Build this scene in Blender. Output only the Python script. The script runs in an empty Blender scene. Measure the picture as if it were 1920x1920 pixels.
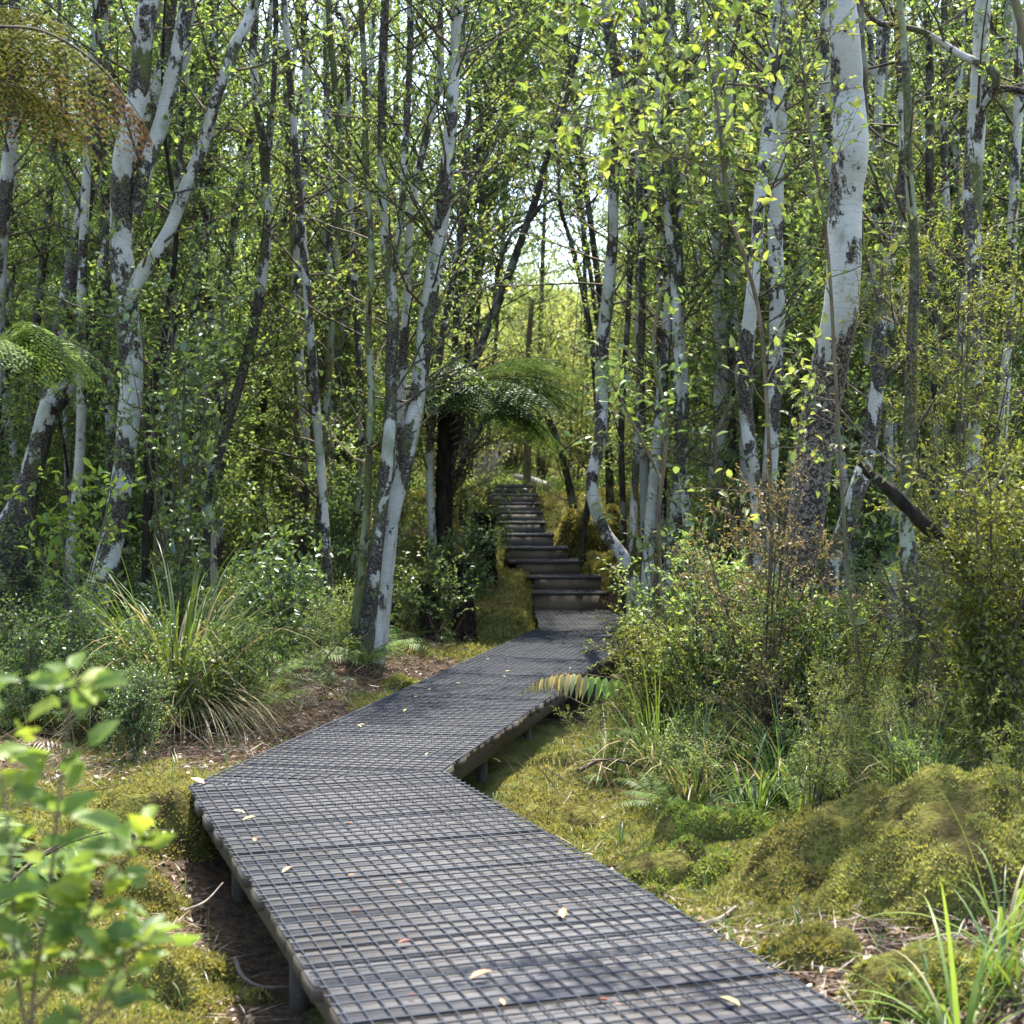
import bpy, math
import numpy as np
from mathutils import Vector, Matrix

sc = bpy.context.scene
COL = sc.collection
F = 2700.0            # focal length in photo pixels
CH = 1.2              # camera height above the deck

# ------------------------------------------------------------------ camera
cam_d = bpy.data.cameras.new("camera")
cam = bpy.data.objects.new("camera", cam_d)
COL.objects.link(cam)
cam.location = (0, 0, CH)
cam.rotation_euler = (math.radians(90), 0, 0)
cam_d.sensor_width = 36
cam_d.lens = F / 1920 * 36
cam_d.clip_start = 0.05
cam_d.clip_end = 2000
cam_d.dof.use_dof = True
cam_d.dof.focus_distance = 8.2
cam_d.dof.aperture_fstop = 4.5
sc.camera = cam

# ------------------------------------------------------------------ light
SUN_AZ, SUN_EL = math.radians(8), math.radians(66)
world = bpy.data.worlds.new("World")
sc.world = world
world.use_nodes = True
wn = world.node_tree
for n in list(wn.nodes):
    wn.nodes.remove(n)
sky = wn.nodes.new("ShaderNodeTexSky")
sky.sky_type = 'NISHITA'
sky.sun_disc = False
sky.sun_elevation = SUN_EL
sky.sun_rotation = SUN_AZ
sky.air_density = 1.0
sky.dust_density = 2.5
bg = wn.nodes.new("ShaderNodeBackground")
bg.inputs[1].default_value = 0.15
wo = wn.nodes.new("ShaderNodeOutputWorld")
wn.links.new(sky.outputs[0], bg.inputs[0])
wn.links.new(bg.outputs[0], wo.inputs[0])
sd = bpy.data.lights.new("sun", 'SUN')
sd.energy = 2.7
sd.angle = math.radians(0.5)
sd.color = (1.0, 0.95, 0.86)
so = bpy.data.objects.new("sun", sd)
COL.objects.link(so)
sv = Vector((math.sin(SUN_AZ) * math.cos(SUN_EL), math.cos(SUN_AZ) * math.cos(SUN_EL), math.sin(SUN_EL)))
so.rotation_euler = sv.to_track_quat('Z', 'Y').to_euler()
so.location = (-20, 20, 40)
sc.view_settings.view_transform = 'Standard'
sc.view_settings.look = 'None'
sc.view_settings.gamma = 1
sc.view_settings.exposure = 2.55
cy = sc.cycles
cy.max_bounces = 8
cy.diffuse_bounces = 5
cy.glossy_bounces = 2
cy.transmission_bounces = 6
cy.transparent_max_bounces = 4
cy.use_denoising = True
cy.sample_clamp_indirect = 6
cy.caustics_reflective = False
cy.caustics_refractive = False

# ------------------------------------------------------------------ helpers
rng = np.random.default_rng(11)

def U(a, b, n=None):
    return rng.uniform(a, b, n)

def P(px, py, D):
    """photo pixel at a measured distance -> world point"""
    return np.array([(px - 960) * D / F, D, CH - (py - 960) * D / F])

def norm(a):
    a = np.asarray(a, float)
    return a / np.maximum(np.linalg.norm(a, axis=-1, keepdims=True), 1e-9)

_perm = np.random.default_rng(3).random((256, 256))
def vnoise(x, y):
    x = np.asarray(x, float); y = np.asarray(y, float)
    xi = np.floor(x).astype(int); yi = np.floor(y).astype(int)
    fx = x - xi; fy = y - yi
    fx = fx * fx * (3 - 2 * fx); fy = fy * fy * (3 - 2 * fy)
    a = _perm[xi & 255, yi & 255]; b = _perm[(xi + 1) & 255, yi & 255]
    c = _perm[xi & 255, (yi + 1) & 255]; d = _perm[(xi + 1) & 255, (yi + 1) & 255]
    return (a * (1 - fx) + b * fx) * (1 - fy) + (c * (1 - fx) + d * fx) * fy
def fbm(x, y, o=4):
    s = 0; a = .5; t = 0
    for k in range(o):
        s = s + a * vnoise(x * 2 ** k + 17.3 * k, y * 2 ** k + 5.1 * k); t += a; a *= .5
    return s / t

class MB:
    def __init__(s):
        s.v = []; s.f = []; s.n = 0
    def add(s, v, f, m=0):
        v = np.asarray(v, float).reshape(-1, 3)
        f = np.asarray(f, int)
        s.v.append(v); s.f.append((f + s.n, m)); s.n += len(v)
    def tube(s, pts, rad, seg=6, m=0, cap=True, rough=0.0):
        pts = np.asarray(pts, float); k = len(pts)
        rad = np.broadcast_to(np.asarray(rad, float), (k,))
        t = np.gradient(pts, axis=0); t = norm(t)
        ref = np.array([0, 0, 1.0]) if abs(t[0, 2]) < .8 else np.array([1.0, 0, 0])
        u = norm(np.cross(ref, t[0])); us = [u]
        for i in range(1, k):
            u = u - t[i] * np.dot(u, t[i]); u = norm(u); us.append(u)
        us = np.array(us); ws = np.cross(t, us)
        a = np.arange(seg) / seg * 2 * np.pi
        r = rad[:, None] * np.ones((1, seg))
        if rough:
            r = r * (1 + rough * (rng.random((k, seg)) - .5) * 2)
        v = pts[:, None] + (np.cos(a)[None, :, None] * us[:, None] + np.sin(a)[None, :, None] * ws[:, None]) * r[..., None]
        i = np.arange(k - 1)[:, None] * seg; j = np.arange(seg)[None]; j2 = (j + 1) % seg
        f = np.stack([i + j, i + j2, i + seg + j2, i + seg + j], -1).reshape(-1, 4)
        s.add(v, f, m)
        if cap:
            b = s.n - k * seg
            for base in (b, b + (k - 1) * seg):
                s.v.append(np.zeros((0, 3)))
                if seg == 4:
                    s.f.append((np.array([[base, base + 1, base + 2, base + 3]]), m))
                else:
                    s.f.append((np.array([[base, base + q, base + q + 1] for q in range(1, seg - 1)]), m))
    def box(s, lo, hi, m=0):
        x0, y0, z0 = lo; x1, y1, z1 = hi
        v = [(x0, y0, z0), (x1, y0, z0), (x1, y1, z0), (x0, y1, z0), (x0, y0, z1), (x1, y0, z1), (x1, y1, z1), (x0, y1, z1)]
        s.add(v, [(0, 3, 2, 1), (4, 5, 6, 7), (0, 1, 5, 4), (1, 2, 6, 5), (2, 3, 7, 6), (3, 0, 4, 7)], m)
    def prism(s, poly, z0, z1, m=0):
        k = len(poly)
        v = [(p[0], p[1], z0) for p in poly] + [(p[0], p[1], z1) for p in poly]
        b = s.n
        s.add(v, [(i, (i + 1) % k, k + (i + 1) % k, k + i) for i in range(k)], m)
        s.f.append((np.array([[b + k, b + k + q, b + k + q + 1] for q in range(1, k - 1)]), m))
        s.f.append((np.array([[b, b + q + 1, b + q] for q in range(1, k - 1)]), m))
    def leaves(s, pos, dr, nr, L, W, m=0, fine=False, fold=.25, droop=.15):
        pos = np.asarray(pos, float); N = len(pos)
        if N == 0: return
        dr = norm(dr); nr = np.asarray(nr, float)
        sd_ = norm(np.cross(dr, nr)); nr = np.cross(sd_, dr)
        L = np.broadcast_to(L, (N,))[:, None]; W = np.broadcast_to(W, (N,))[:, None]
        if not fine:
            b = pos; t = pos + dr * L - nr * L * droop
            mid = pos + dr * L * .45
            l = mid + sd_ * W * .5 + nr * W * fold; r = mid - sd_ * W * .5 + nr * W * fold
            v = np.stack([b, r, t, l], 1)
            f = np.arange(N)[:, None] * 4 + np.array([0, 1, 2, 3])
            s.add(v, f, m)
        else:
            def at(u, wv, up):
                return pos + dr * L * u - nr * L * droop * u * u + sd_ * W * wv + nr * W * up
            pts = [at(0, 0, 0), at(.3, 0, 0), at(.68, 0, 0), at(1, 0, 0),
                   at(.22, .42, fold), at(.6, .40, fold), at(.22, -.42, fold), at(.6, -.40, fold)]
            v = np.stack(pts, 1); base = np.arange(N)[:, None] * 8
            b0 = s.n
            s.add(v, (base[:, None] + np.array([[1, 4, 5, 2], [2, 7, 6, 1]])[None]).reshape(-1, 4), m)
            tri = (base[:, None] + np.array([[0, 4, 1], [0, 1, 6], [2, 5, 3], [2, 3, 7]])[None]).reshape(-1, 3)
            s.f.append((tri + b0, m))
    def blade(s, base, d, L, W, bend, m=0, seg=5, twist=0.0):
        """a long grass blade: leaves base along d and bends outwards and down"""
        base = np.asarray(base, float); N = len(base); d = norm(d)
        L = np.broadcast_to(L, (N,)); W = np.broadcast_to(W, (N,)); bend = np.broadcast_to(bend, (N,))
        hz = d * np.array([1, 1, 0]); hz = norm(hz + 1e-4)
        side = norm(np.cross(hz, np.array([0, 0, 1.0])))
        p = base.copy(); cur = d.copy(); rows = []
        for k in range(seg + 1):
            u = k / seg
            w = W * (1 - u ** 2.2) * .5 + .0004
            rows.append(np.stack([p - side * w[:, None], p + side * w[:, None]], 1))
            cur = norm(cur + (hz * .5 - np.array([0, 0, 1.0])) * (bend / seg * (0.4 + 1.6 * u))[:, None])
            p = p + cur * (L / seg)[:, None]
        v = np.stack(rows, 1).reshape(-1, 3)
        k2 = (seg + 1) * 2
        q = np.array([[2 * i, 2 * i + 1, 2 * i + 3, 2 * i + 2] for i in range(seg)])
        f = (np.arange(N)[:, None, None] * k2 + q[None]).reshape(-1, 4)
        s.add(v, f, m)
    def build(s, name, mats, parent=None, smooth=False, link=True):
        me = bpy.data.meshes.new(name)
        V = np.concatenate(s.v) if s.v else np.zeros((0, 3))
        fs = [(f, m) for f, m in s.f if len(f)]
        me.vertices.add(len(V)); me.vertices.foreach_set("co", V.astype(np.float32).ravel())
        loops = np.concatenate([f.ravel() for f, m in fs])
        tot = np.concatenate([np.full(len(f), f.shape[1]) for f, m in fs])
        mi = np.concatenate([np.full(len(f), m) for f, m in fs])
        st = np.concatenate([[0], np.cumsum(tot)[:-1]])
        me.loops.add(len(loops)); me.loops.foreach_set("vertex_index", loops.astype(np.int32))
        me.polygons.add(len(tot)); me.polygons.foreach_set("loop_start", st.astype(np.int32))
        me.polygons.foreach_set("material_index", mi.astype(np.int32))
        if smooth: me.polygons.foreach_set("use_smooth", np.ones(len(tot), bool))
        if not isinstance(mats, (list, tuple)): mats = [mats]
        for m in mats: me.materials.append(m)
        me.update(calc_edges=True)
        o = bpy.data.objects.new(name, me)
        if link: COL.objects.link(o)
        if parent is not None: o.parent = parent
        return o

def tag(o, label=None, cat=None, group=None, kind=None):
    if label: o["label"] = label
    if cat: o["category"] = cat
    if group: o["group"] = group
    if kind: o["kind"] = kind
    return o

def thing(name, label, cat, loc=(0, 0, 0), rz=0, group=None):
    o = bpy.data.objects.new(name, None); COL.objects.link(o)
    o.empty_display_size = .2
    o.location = loc; o.rotation_euler = (0, 0, rz)
    return tag(o, label, cat, group)

def copy_tree(o, parent=None):
    c = o.copy(); COL.objects.link(c); c.parent = parent
    for ch in list(o.children): copy_tree(ch, c)
    return c

def spline(pts, n=8):
    """Catmull-Rom through rows of numbers (position and radius together)"""
    p = np.asarray(pts, float)
    p = np.vstack([2 * p[0] - p[1], p, 2 * p[-1] - p[-2]])
    out = []
    for i in range(1, len(p) - 2):
        for t in np.arange(n) / n:
            a, b, c, d = p[i - 1], p[i], p[i + 1], p[i + 2]
            out.append(.5 * (2 * b + (c - a) * t + (2 * a - 5 * b + 4 * c - d) * t * t + (3 * b - a - 3 * c + d) * t ** 3))
    out.append(p[-2])
    return np.array(out)

# ------------------------------------------------------------------ materials
class NT:
    def __init__(s, name):
        s.m = bpy.data.materials.new(name); s.m.use_nodes = True
        s.t = s.m.node_tree
        for n in list(s.t.nodes): s.t.nodes.remove(n)
        s.out = s.t.nodes.new("ShaderNodeOutputMaterial")
    def n(s, typ, **kw):
        o = s.t.nodes.new("ShaderNode" + typ)
        for k, v in kw.items():
            if k.startswith("i_"): o.inputs[k[2:].replace("_", " ")].default_value = v
            else: setattr(o, k, v)
        return o
    def l(s, a, b): s.t.links.new(a, b)
    def math(s, op, a, b=None, c=None):
        o = s.n("Math", operation=op)
        for i, x in enumerate((a, b, c)):
            if x is None: continue
            if isinstance(x, (int, float)): o.inputs[i].default_value = x
            else: s.l(x, o.inputs[i])
        return o.outputs[0]
    def mix(s, f, a, b):
        o = s.n("Mix", data_type='RGBA')
        for i, x in ((0, f), (6, a), (7, b)):
            if isinstance(x, (int, float)): o.inputs[i].default_value = x
            elif isinstance(x, tuple): o.inputs[i].default_value = (*x, 1)
            else: s.l(x, o.inputs[i])
        return o.outputs[2]
    def ramp(s, fac, stops, interp='LINEAR'):
        o = s.n("ValToRGB"); o.color_ramp.interpolation = interp
        e = o.color_ramp.elements
        while len(e) < len(stops): e.new(.5)
        for k, (p, c) in enumerate(stops):
            e[k].position = p; e[k].color = (*c, 1) if isinstance(c, tuple) else (c, c, c, 1)
        s.l(fac, o.inputs[0]); return o.outputs[0]
    def coord(s, scale=(1, 1, 1), rnd=True):
        tc = s.n("TexCoord"); mp = s.n("Mapping"); mp.inputs['Scale'].default_value = scale
        s.l(tc.outputs['Object'], mp.inputs[0])
        if rnd:
            oi = s.n("ObjectInfo")
            r = s.math('MULTIPLY', oi.outputs['Random'], 37.0)
            s.l(r, mp.inputs['Location'])
        return mp.outputs[0]
    def noise(s, vec, scale, detail=4, rough=.55, dist=0):
        o = s.n("TexNoise"); o.inputs['Scale'].default_value = scale
        o.inputs['Detail'].default_value = detail; o.inputs['Roughness'].default_value = rough
        o.inputs['Distortion'].default_value = dist
        s.l(vec, o.inputs['Vector']); return o.outputs[0]

def leaf_mat(name, cols, trans=.45, gloss=.028, rough=.45):
    """cols: list of colours spread over the leaves of one mesh"""
    t = NT(name)
    g = t.n("NewGeometry")
    k = len(cols)
    c = t.ramp(g.outputs['Random Per Island'], [((i + .5) / k, cols[i]) for i in range(k)])
    oi = t.n("ObjectInfo")
    hs = t.n("HueSaturation")
    t.l(c, hs.inputs['Color'])
    v = t.math('MULTIPLY_ADD', oi.outputs['Random'], .35, .85)
    t.l(v, hs.inputs['Value'])
    h = t.math('MULTIPLY_ADD', oi.outputs['Random'], .03, .485)
    t.l(h, hs.inputs['Hue'])
    d = t.n("BsdfDiffuse"); tr = t.n("BsdfTranslucent"); gl = t.n("BsdfGlossy"); gl.inputs['Roughness'].default_value = rough
    t.l(hs.outputs[0], d.inputs[0])
    tcol = t.n("Mix", data_type='RGBA', blend_type='MULTIPLY'); tcol.inputs[0].default_value = 1
    t.l(hs.outputs[0], tcol.inputs[6]); tcol.inputs[7].default_value = (1.6, 1.5, .9, 1)
    t.l(tcol.outputs[2], tr.inputs[0])
    m1 = t.n("MixShader"); m1.inputs[0].default_value = trans
    t.l(d.outputs[0], m1.inputs[1]); t.l(tr.outputs[0], m1.inputs[2])
    m2 = t.n("MixShader"); m2.inputs[0].default_value = gloss
    t.l(m1.outputs[0], m2.inputs[1]); t.l(gl.outputs[0], m2.inputs[2])
    t.l(m2.outputs[0], t.out.inputs[0])
    return t.m

def bark_mat(name, dark=.5, zd=None, green=.15, white=(.40, .392, .35), zk=.12, dkl=1.0):
    """white bark with black lichen patches; dark = share of black, zd = height below which it is mostly black"""
    t = NT(name)
    c = t.coord((1, 1, .55)); c2 = t.coord((1, 1, 1)); c3 = t.coord((1.2, 1.2, 14))
    n1 = t.noise(c, 3.6, 5, .62, .4)
    n2 = t.noise(c2, 38, 3, .7)
    m = t.math('ADD', n1, t.math('MULTIPLY', t.math('SUBTRACT', n2, .5), .16))
    if zd is not None:
        tc = t.n("TexCoord"); sp = t.n("SeparateXYZ"); t.l(tc.outputs['Object'], sp.inputs[0])
        zz = t.math('MULTIPLY', t.math('SUBTRACT', zd, sp.outputs[2]), zk)
        zz = t.math('MINIMUM', t.math('MAXIMUM', zz, -.06), .2)
        m = t.math('ADD', m, zz)
    th = .5 + (.5 - dark) * .28
    mask = t.ramp(m, [(th - .012, 0.0), (th + .012, 1.0)])
    n3 = t.noise(c3, 7, 3, .6)
    lines = t.ramp(n3, [(.36, 0.0), (.44, 1.0)])
    n4 = t.noise(c2, 6, 4, .6)
    wh = t.mix(t.ramp(n4, [(.35, 0.0), (.7, 1.0)]), white, tuple(w * k for w, k in zip(white, (.78, .80, .80))))
    wh = t.mix(t.math('MULTIPLY', t.math('SUBTRACT', 1.0, lines), .55), wh, (.25, .22, .18))
    n5 = t.noise(c2, 55, 2, .7)
    dk = t.mix(t.ramp(n5, [(.45, 0.0), (.62, 1.0)]), (.022, .018, .015), (.105 * dkl, .086 * dkl, .066 * dkl))
    n6 = t.noise(c2, 22, 3, .6)
    dk = t.mix(t.ramp(n6, [(.62, 0.0), (.68, .55)]), dk, (.24, .27, .22))
    n7 = t.noise(c, 5, 4, .6)
    col = t.mix(mask, wh, dk)
    col = t.mix(t.ramp(n7, [(.66 - green, 0.0), (.80 - green * .5, .75)]), col, (.10, .12, .03))
    p = t.n("BsdfPrincipled"); p.inputs['Roughness'].default_value = .8
    p.inputs['Specular IOR Level'].default_value = .2
    t.l(col, p.inputs['Base Color'])
    bp = t.n("Bump"); bp.inputs['Strength'].default_value = .6; bp.inputs['Distance'].default_value = .012
    hh = t.math('ADD', t.math('MULTIPLY', mask, .6), t.math('ADD', t.math('MULTIPLY', n2, .7), t.math('MULTIPLY', n3, .25)))
    t.l(hh, bp.inputs['Height']); t.l(bp.outputs[0], p.inputs['Normal'])
    t.l(p.outputs[0], t.out.inputs[0])
    return t.m

def plain_bark(name, a, b, c=None, scale=20):
    t = NT(name); v = t.coord((1, 1, .3))
    n = t.noise(v, scale, 5, .65)
    col = t.mix(t.ramp(n, [(.38, 0.0), (.62, 1.0)]), a, b)
    if c:
        n2 = t.noise(t.coord((1, 1, 1)), 5, 4, .6)
        col = t.mix(t.ramp(n2, [(.5, 0.0), (.6, .9)]), col, c)
    p = t.n("BsdfPrincipled"); p.inputs['Roughness'].default_value = .9; p.inputs['Specular IOR Level'].default_value = .15
    t.l(col, p.inputs['Base Color'])
    bp = t.n("Bump"); bp.inputs['Strength'].default_value = .7; bp.inputs['Distance'].default_value = .01
    t.l(n, bp.inputs['Height']); t.l(bp.outputs[0], p.inputs['Normal'])
    t.l(p.outputs[0], t.out.inputs[0]); return t.m

M = {}
M['bark'] = bark_mat("bark_white", .52)
M['bark_light'] = bark_mat("bark_pale", .39, green=.06)
M['bark_patchy'] = bark_mat("bark_patchy", .68)
M['bark_big'] = bark_mat("bark_big", .60, zd=2.5, zk=.5, green=.03, dkl=1.7)
M['bark_mossy'] = bark_mat("bark_mossy", .6, green=.30, white=(.27, .29, .20))
M['bark_dark'] = plain_bark("bark_dark", (.020, .017, .013), (.075, .062, .045), (.16, .17, .13))
M['bark_black'] = plain_bark("bark_black", (.010, .008, .006), (.035, .028, .020))
M['bark_brown'] = plain_bark("bark_brown", (.07, .05, .03), (.17, .13, .085), (.11, .13, .05))
M['twig'] = plain_bark("twig_bark", (.045, .036, .025), (.12, .10, .075))
M['straw_twig'] = plain_bark("dry_twig", (.16, .13, .10), (.32, .27, .22))
Y = (.240, .285, .075); G1 = (.130, .195, .060); G2 = (.090, .150, .052); G3 = (.055, .095, .036); BL = (.060, .105, .050)
M['leaf'] = leaf_mat("leaf_forest", [G2, G1, Y, G1, G3, (.165, .22, .07)], .52)
M['leaf_far'] = leaf_mat("leaf_far", [(.15, .205, .07), (.22, .26, .09), G1, (.19, .235, .08)], .5)
M['leaf_dark'] = leaf_mat("leaf_dark", [G3, G2, BL, G1, (.13, .19, .04)], .40, .05, .35)
M['leaf_near'] = leaf_mat("leaf_near", [(.115, .19, .04), (.165, .24, .045), (.09, .155, .045), (.21, .27, .045)], .52, .02, .45)
M['leaf_fine'] = leaf_mat("leaf_fine", [(.13, .17, .03), (.21, .235, .035), (.09, .125, .03), (.16, .19, .045)], .4)
M['leaf_tan'] = leaf_mat("leaf_tan", [(.21, .16, .07), (.16, .15, .055), (.27, .20, .10), (.11, .125, .045)], .35)
M['leaf_grey'] = leaf_mat("leaf_grey", [(.09, .115, .06), (.13, .155, .085), (.06, .08, .04)], .3)
M['fern'] = leaf_mat("fern_green", [(.11, .175, .055), (.155, .215, .06), (.08, .14, .05)], .45, .012)
M['fern_dark'] = leaf_mat("fern_dark", [(.045, .085, .022), (.065, .115, .03), (.03, .06, .018)], .42)
M['fern_olive'] = leaf_mat("fern_olive", [(.06, .068, .022), (.10, .10, .03), (.035, .042, .015)], .35)
M['fern_brown'] = leaf_mat("fern_brown", [(.062, .036, .022), (.04, .024, .016), (.085, .052, .03)], .3)
M['fern_dead'] = leaf_mat("fern_dead", [(.16, .11, .075), (.26, .20, .15), (.10, .07, .05)], .25)
M['grass'] = leaf_mat("grass_green", [(.07, .125, .025), (.105, .165, .03), (.055, .10, .03)], .35, .04, .4)
M['grass_bright'] = leaf_mat("grass_bright", [(.13, .20, .035), (.18, .25, .05), (.10, .16, .035)], .4, .03)
M['grass_straw'] = leaf_mat("grass_straw", [(.30, .25, .12), (.38, .32, .18), (.20, .19, .07), (.24, .18, .09)], .3, .03)
M['moss'] = leaf_mat("moss_tips", [(.20, .20, .045), (.28, .26, .07), (.13, .15, .032), (.25, .225, .10)], .3, .02)
M['moss_green'] = leaf_mat("moss_green", [(.16, .22, .045), (.21, .26, .055), (.11, .155, .035)], .35, .02)
M['litter'] = leaf_mat("dry_leaves", [(.10, .062, .036), (.17, .115, .07), (.06, .038, .024), (.22, .165, .11), (.13, .06, .03)], .12, .05)
M['scrub'] = leaf_mat("scrub_leaf", [(.28, .31, .12), (.34, .35, .15), (.22, .26, .09), (.36, .33, .18)], .4)
M['dead_shrub'] = plain_bark("bleached_wood", (.42, .37, .34), (.58, .52, .48))

def one_leaf(name, col):
    t = NT(name)
    n = t.noise(t.coord(), 60, 3)
    p = t.n("BsdfPrincipled"); p.inputs['Roughness'].default_value = .6
    t.l(t.mix(n, tuple(c * .7 for c in col), tuple(min(1, c * 1.3) for c in col)), p.inputs['Base Color'])
    t.l(p.outputs[0], t.out.inputs[0]); return t.m
M['dry_tan'] = one_leaf("dry_leaf_tan", (.48, .33, .17))
M['dry_orange'] = one_leaf("dry_leaf_orange", (.42, .20, .07))
M['dry_red'] = one_leaf("dry_leaf_red", (.16, .045, .03))
M['dry_yellow'] = one_leaf("dry_leaf_yellow", (.50, .44, .14))
M['dry_green'] = one_leaf("fresh_leaf", (.16, .30, .15))

def wood_mat(name, a, b, dirt=.5, stain=(.05, .04, .03)):
    t = NT(name)
    c = t.coord((1.2, 26, 26)); cb = t.coord((1, 1, 1))
    n = t.noise(c, 5, 5, .65); nb = t.noise(cb, 2.3, 4, .6); nf = t.noise(cb, 30, 3, .7)
    g = t.n("NewGeometry")
    k = t.math('MULTIPLY_ADD', g.outputs['Random Per Island'], .28, .2)
    f = t.math('ADD', t.math('MULTIPLY', n, .75), t.math('SUBTRACT', k, .2))
    col = t.mix(f, a, b)
    col = t.mix(t.math('MULTIPLY', t.ramp(nb, [(.42, 0.0), (.66, 1.0)]), dirt), col, stain)
    col = t.mix(t.ramp(nf, [(.62, 0.0), (.70, .5)]), col, (.12, .12, .08))
    p = t.n("BsdfPrincipled"); p.inputs['Roughness'].default_value = .72; p.inputs['Specular IOR Level'].default_value = .3
    t.l(col, p.inputs['Base Color'])
    bp = t.n("Bump"); bp.inputs['Strength'].default_value = .5; bp.inputs['Distance'].default_value = .006
    t.l(n, bp.inputs['Height']); t.l(bp.outputs[0], p.inputs['Normal'])
    t.l(p.outputs[0], t.out.inputs[0]); return t.m
M['deck'] = wood_mat("weathered_deck", (.036, .036, .038), (.108, .104, .105), .5)
M['bearer'] = wood_mat("damp_timber", (.022, .018, .013), (.075, .060, .044), .5)
M['riser'] = wood_mat("stained_riser", (.06, .044, .030), (.25, .195, .14), .5, (.02, .018, .015))
M['riser_grey'] = wood_mat("grey_riser", (.07, .061, .052), (.24, .215, .19), .5, (.025, .023, .02))
t = NT("wire"); p = t.n("BsdfPrincipled")
n = t.noise(t.coord(), 14, 3)
t.l(t.mix(n, (.010, .014, .021), (.034, .043, .057)), p.inputs['Base Color'])
p.inputs['Roughness'].default_value = .65; p.inputs['Specular IOR Level'].default_value = .25
t.l(p.outputs[0], t.out.inputs[0]); M['wire'] = t.m

# ground: moss over dark humus, mask stored on the mesh
t = NT("forest_floor")
at = t.n("Attribute", attribute_name="moss")
v = t.coord((1, 1, 1), False)
n1 = t.noise(v, 3.0, 5, .6); n2 = t.noise(v, 26, 5, .7); n3 = t.noise(v, 90, 3, .7)
hum = t.mix(t.ramp(n2, [(.35, 0.0), (.65, 1.0)]), (.030, .020, .013), (.115, .080, .054))
hum = t.mix(t.ramp(n3, [(.60, 0.0), (.68, .7)]), hum, (.22, .17, .12))
mos = t.mix(t.ramp(n1, [(.38, 0.0), (.62, 1.0)]), (.07, .08, .018), (.165, .15, .05))
mos = t.mix(t.ramp(n3, [(.3, .75), (.6, 0.0)]), mos, (.05, .06, .015))
f = t.math('ADD', at.outputs['Fac'], t.math('MULTIPLY', t.math('SUBTRACT', n2, .5), .8))
col = t.mix(t.ramp(f, [(.42, 0.0), (.55, 1.0)]), hum, mos)
p = t.n("BsdfPrincipled"); p.inputs['Roughness'].default_value = .95; p.inputs['Specular IOR Level'].default_value = .1
t.l(col, p.inputs['Base Color'])
bp = t.n("Bump"); bp.inputs['Strength'].default_value = 1; bp.inputs['Distance'].default_value = .02
t.l(t.math('ADD', n2, t.math('MULTIPLY', n3, .6)), bp.inputs['Height']); t.l(bp.outputs[0], p.inputs['Normal'])
t.l(p.outputs[0], t.out.inputs[0]); M['ground'] = t.m
t = NT("moss_body"); v = t.coord()
n1 = t.noise(v, 5, 5, .65); n3 = t.noise(v, 60, 3, .7)
col = t.mix(t.ramp(n1, [(.38, 0.0), (.60, 1.0)]), (.06, .045, .025), (.16, .155, .04))
col = t.mix(t.ramp(n3, [(.35, .8), (.6, 0.0)]), col, (.035, .04, .01))
p = t.n("BsdfPrincipled"); p.inputs['Roughness'].default_value = 1; p.inputs['Specular IOR Level'].default_value = 0
t.l(col, p.inputs['Base Color'])
bp = t.n("Bump"); bp.inputs['Strength'].default_value = 1; bp.inputs['Distance'].default_value = .02
t.l(n3, bp.inputs['Height']); t.l(bp.outputs[0], p.inputs['Normal'])
t.l(p.outputs[0], t.out.inputs[0]); M['moss_body'] = t.m

# ------------------------------------------------------------------ ground
CP = np.array([
 (-.9,3,-.36),(-1.5,4,-.32),(-1.9,5,-.27),(-2.5,4,-.18),(-1.75,6.2,-.22),(-3,6,-.08),(-4,5,.05),(-.3,1.5,-.4),(-2,2,-.25),
 (0,4,-.45),(-.6,5,-.42),(-.9,6,-.38),(.7,2.5,-.4),
 (1.15,3.3,-.2),(.75,4.3,-.2),(.35,5.3,-.27),(.1,6.3,-.36),(1.9,4,-.02),(1.7,5.4,.0),(1,6,-.16),(2.5,6,.06),(3,4.5,.1),(2.2,2.5,-.05),
 (.45,8,-.36),(.85,9.5,-.34),(1.3,11,-.30),(1.1,7.4,-.24),(2,9,-.08),(3,8,.08),(2.2,12,0),(4,11,.12),(2,15,.2),(4,16,.4),(1.7,13,-.15),
 (-1.6,8,-.16),(-1.15,10,-.11),(-.5,13,-.08),(-2.8,9,-.10),(-2,12,-.02),(-5,10,.1),(-.3,15.5,.10),(-1.2,16,.45),(-4,16,.3),
 (-.6,8,-.34),(.1,11,-.3),(.7,14,-.3),(.7,16,-.3),
 (.7,17.8,-.1),(.6,19.5,.15),(.2,21.5,.75),(.15,24,1.40),(-.2,18.2,.42),(-.5,20,.95),(-.6,23,1.5),(1.7,18,.42),(1.2,20.5,.85),(1.0,23.5,1.5),(2.2,21,1.1),
 (-8,16,.6),(8,16,.7),(-3,26,1.7),(3,26,1.7),(0,26,1.55),(-9,26,1.8),(9,26,1.9),(8,8,.4),(-8,8,.3),(0,-4,-.4),(-6,0,0),(6,0,0)], float)
def gz0(x, y):
    x = np.atleast_1d(np.asarray(x, float)); y = np.atleast_1d(np.asarray(y, float))
    sh = x.shape; x = x.ravel(); y = y.ravel()
    out = np.empty(len(x))
    yc = np.minimum(y, 27); xc = np.clip(x, -12, 12)
    for s in range(0, len(x), 40000):
        e = s + 40000
        d2 = (xc[s:e, None] - CP[None, :, 0]) ** 2 + (yc[s:e, None] - CP[None, :, 1]) ** 2
        w = 1 / (d2 + .05) ** 2
        out[s:e] = (w * CP[None, :, 2]).sum(1) / w.sum(1)
    far = np.maximum(y - 27, 0)
    out += far * .165 * np.minimum(1, far / 12) + (far > 0) * (fbm(x * .12, y * .12) - .5) * np.minimum(far * .15, 4)
    return out.reshape(sh)
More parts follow.
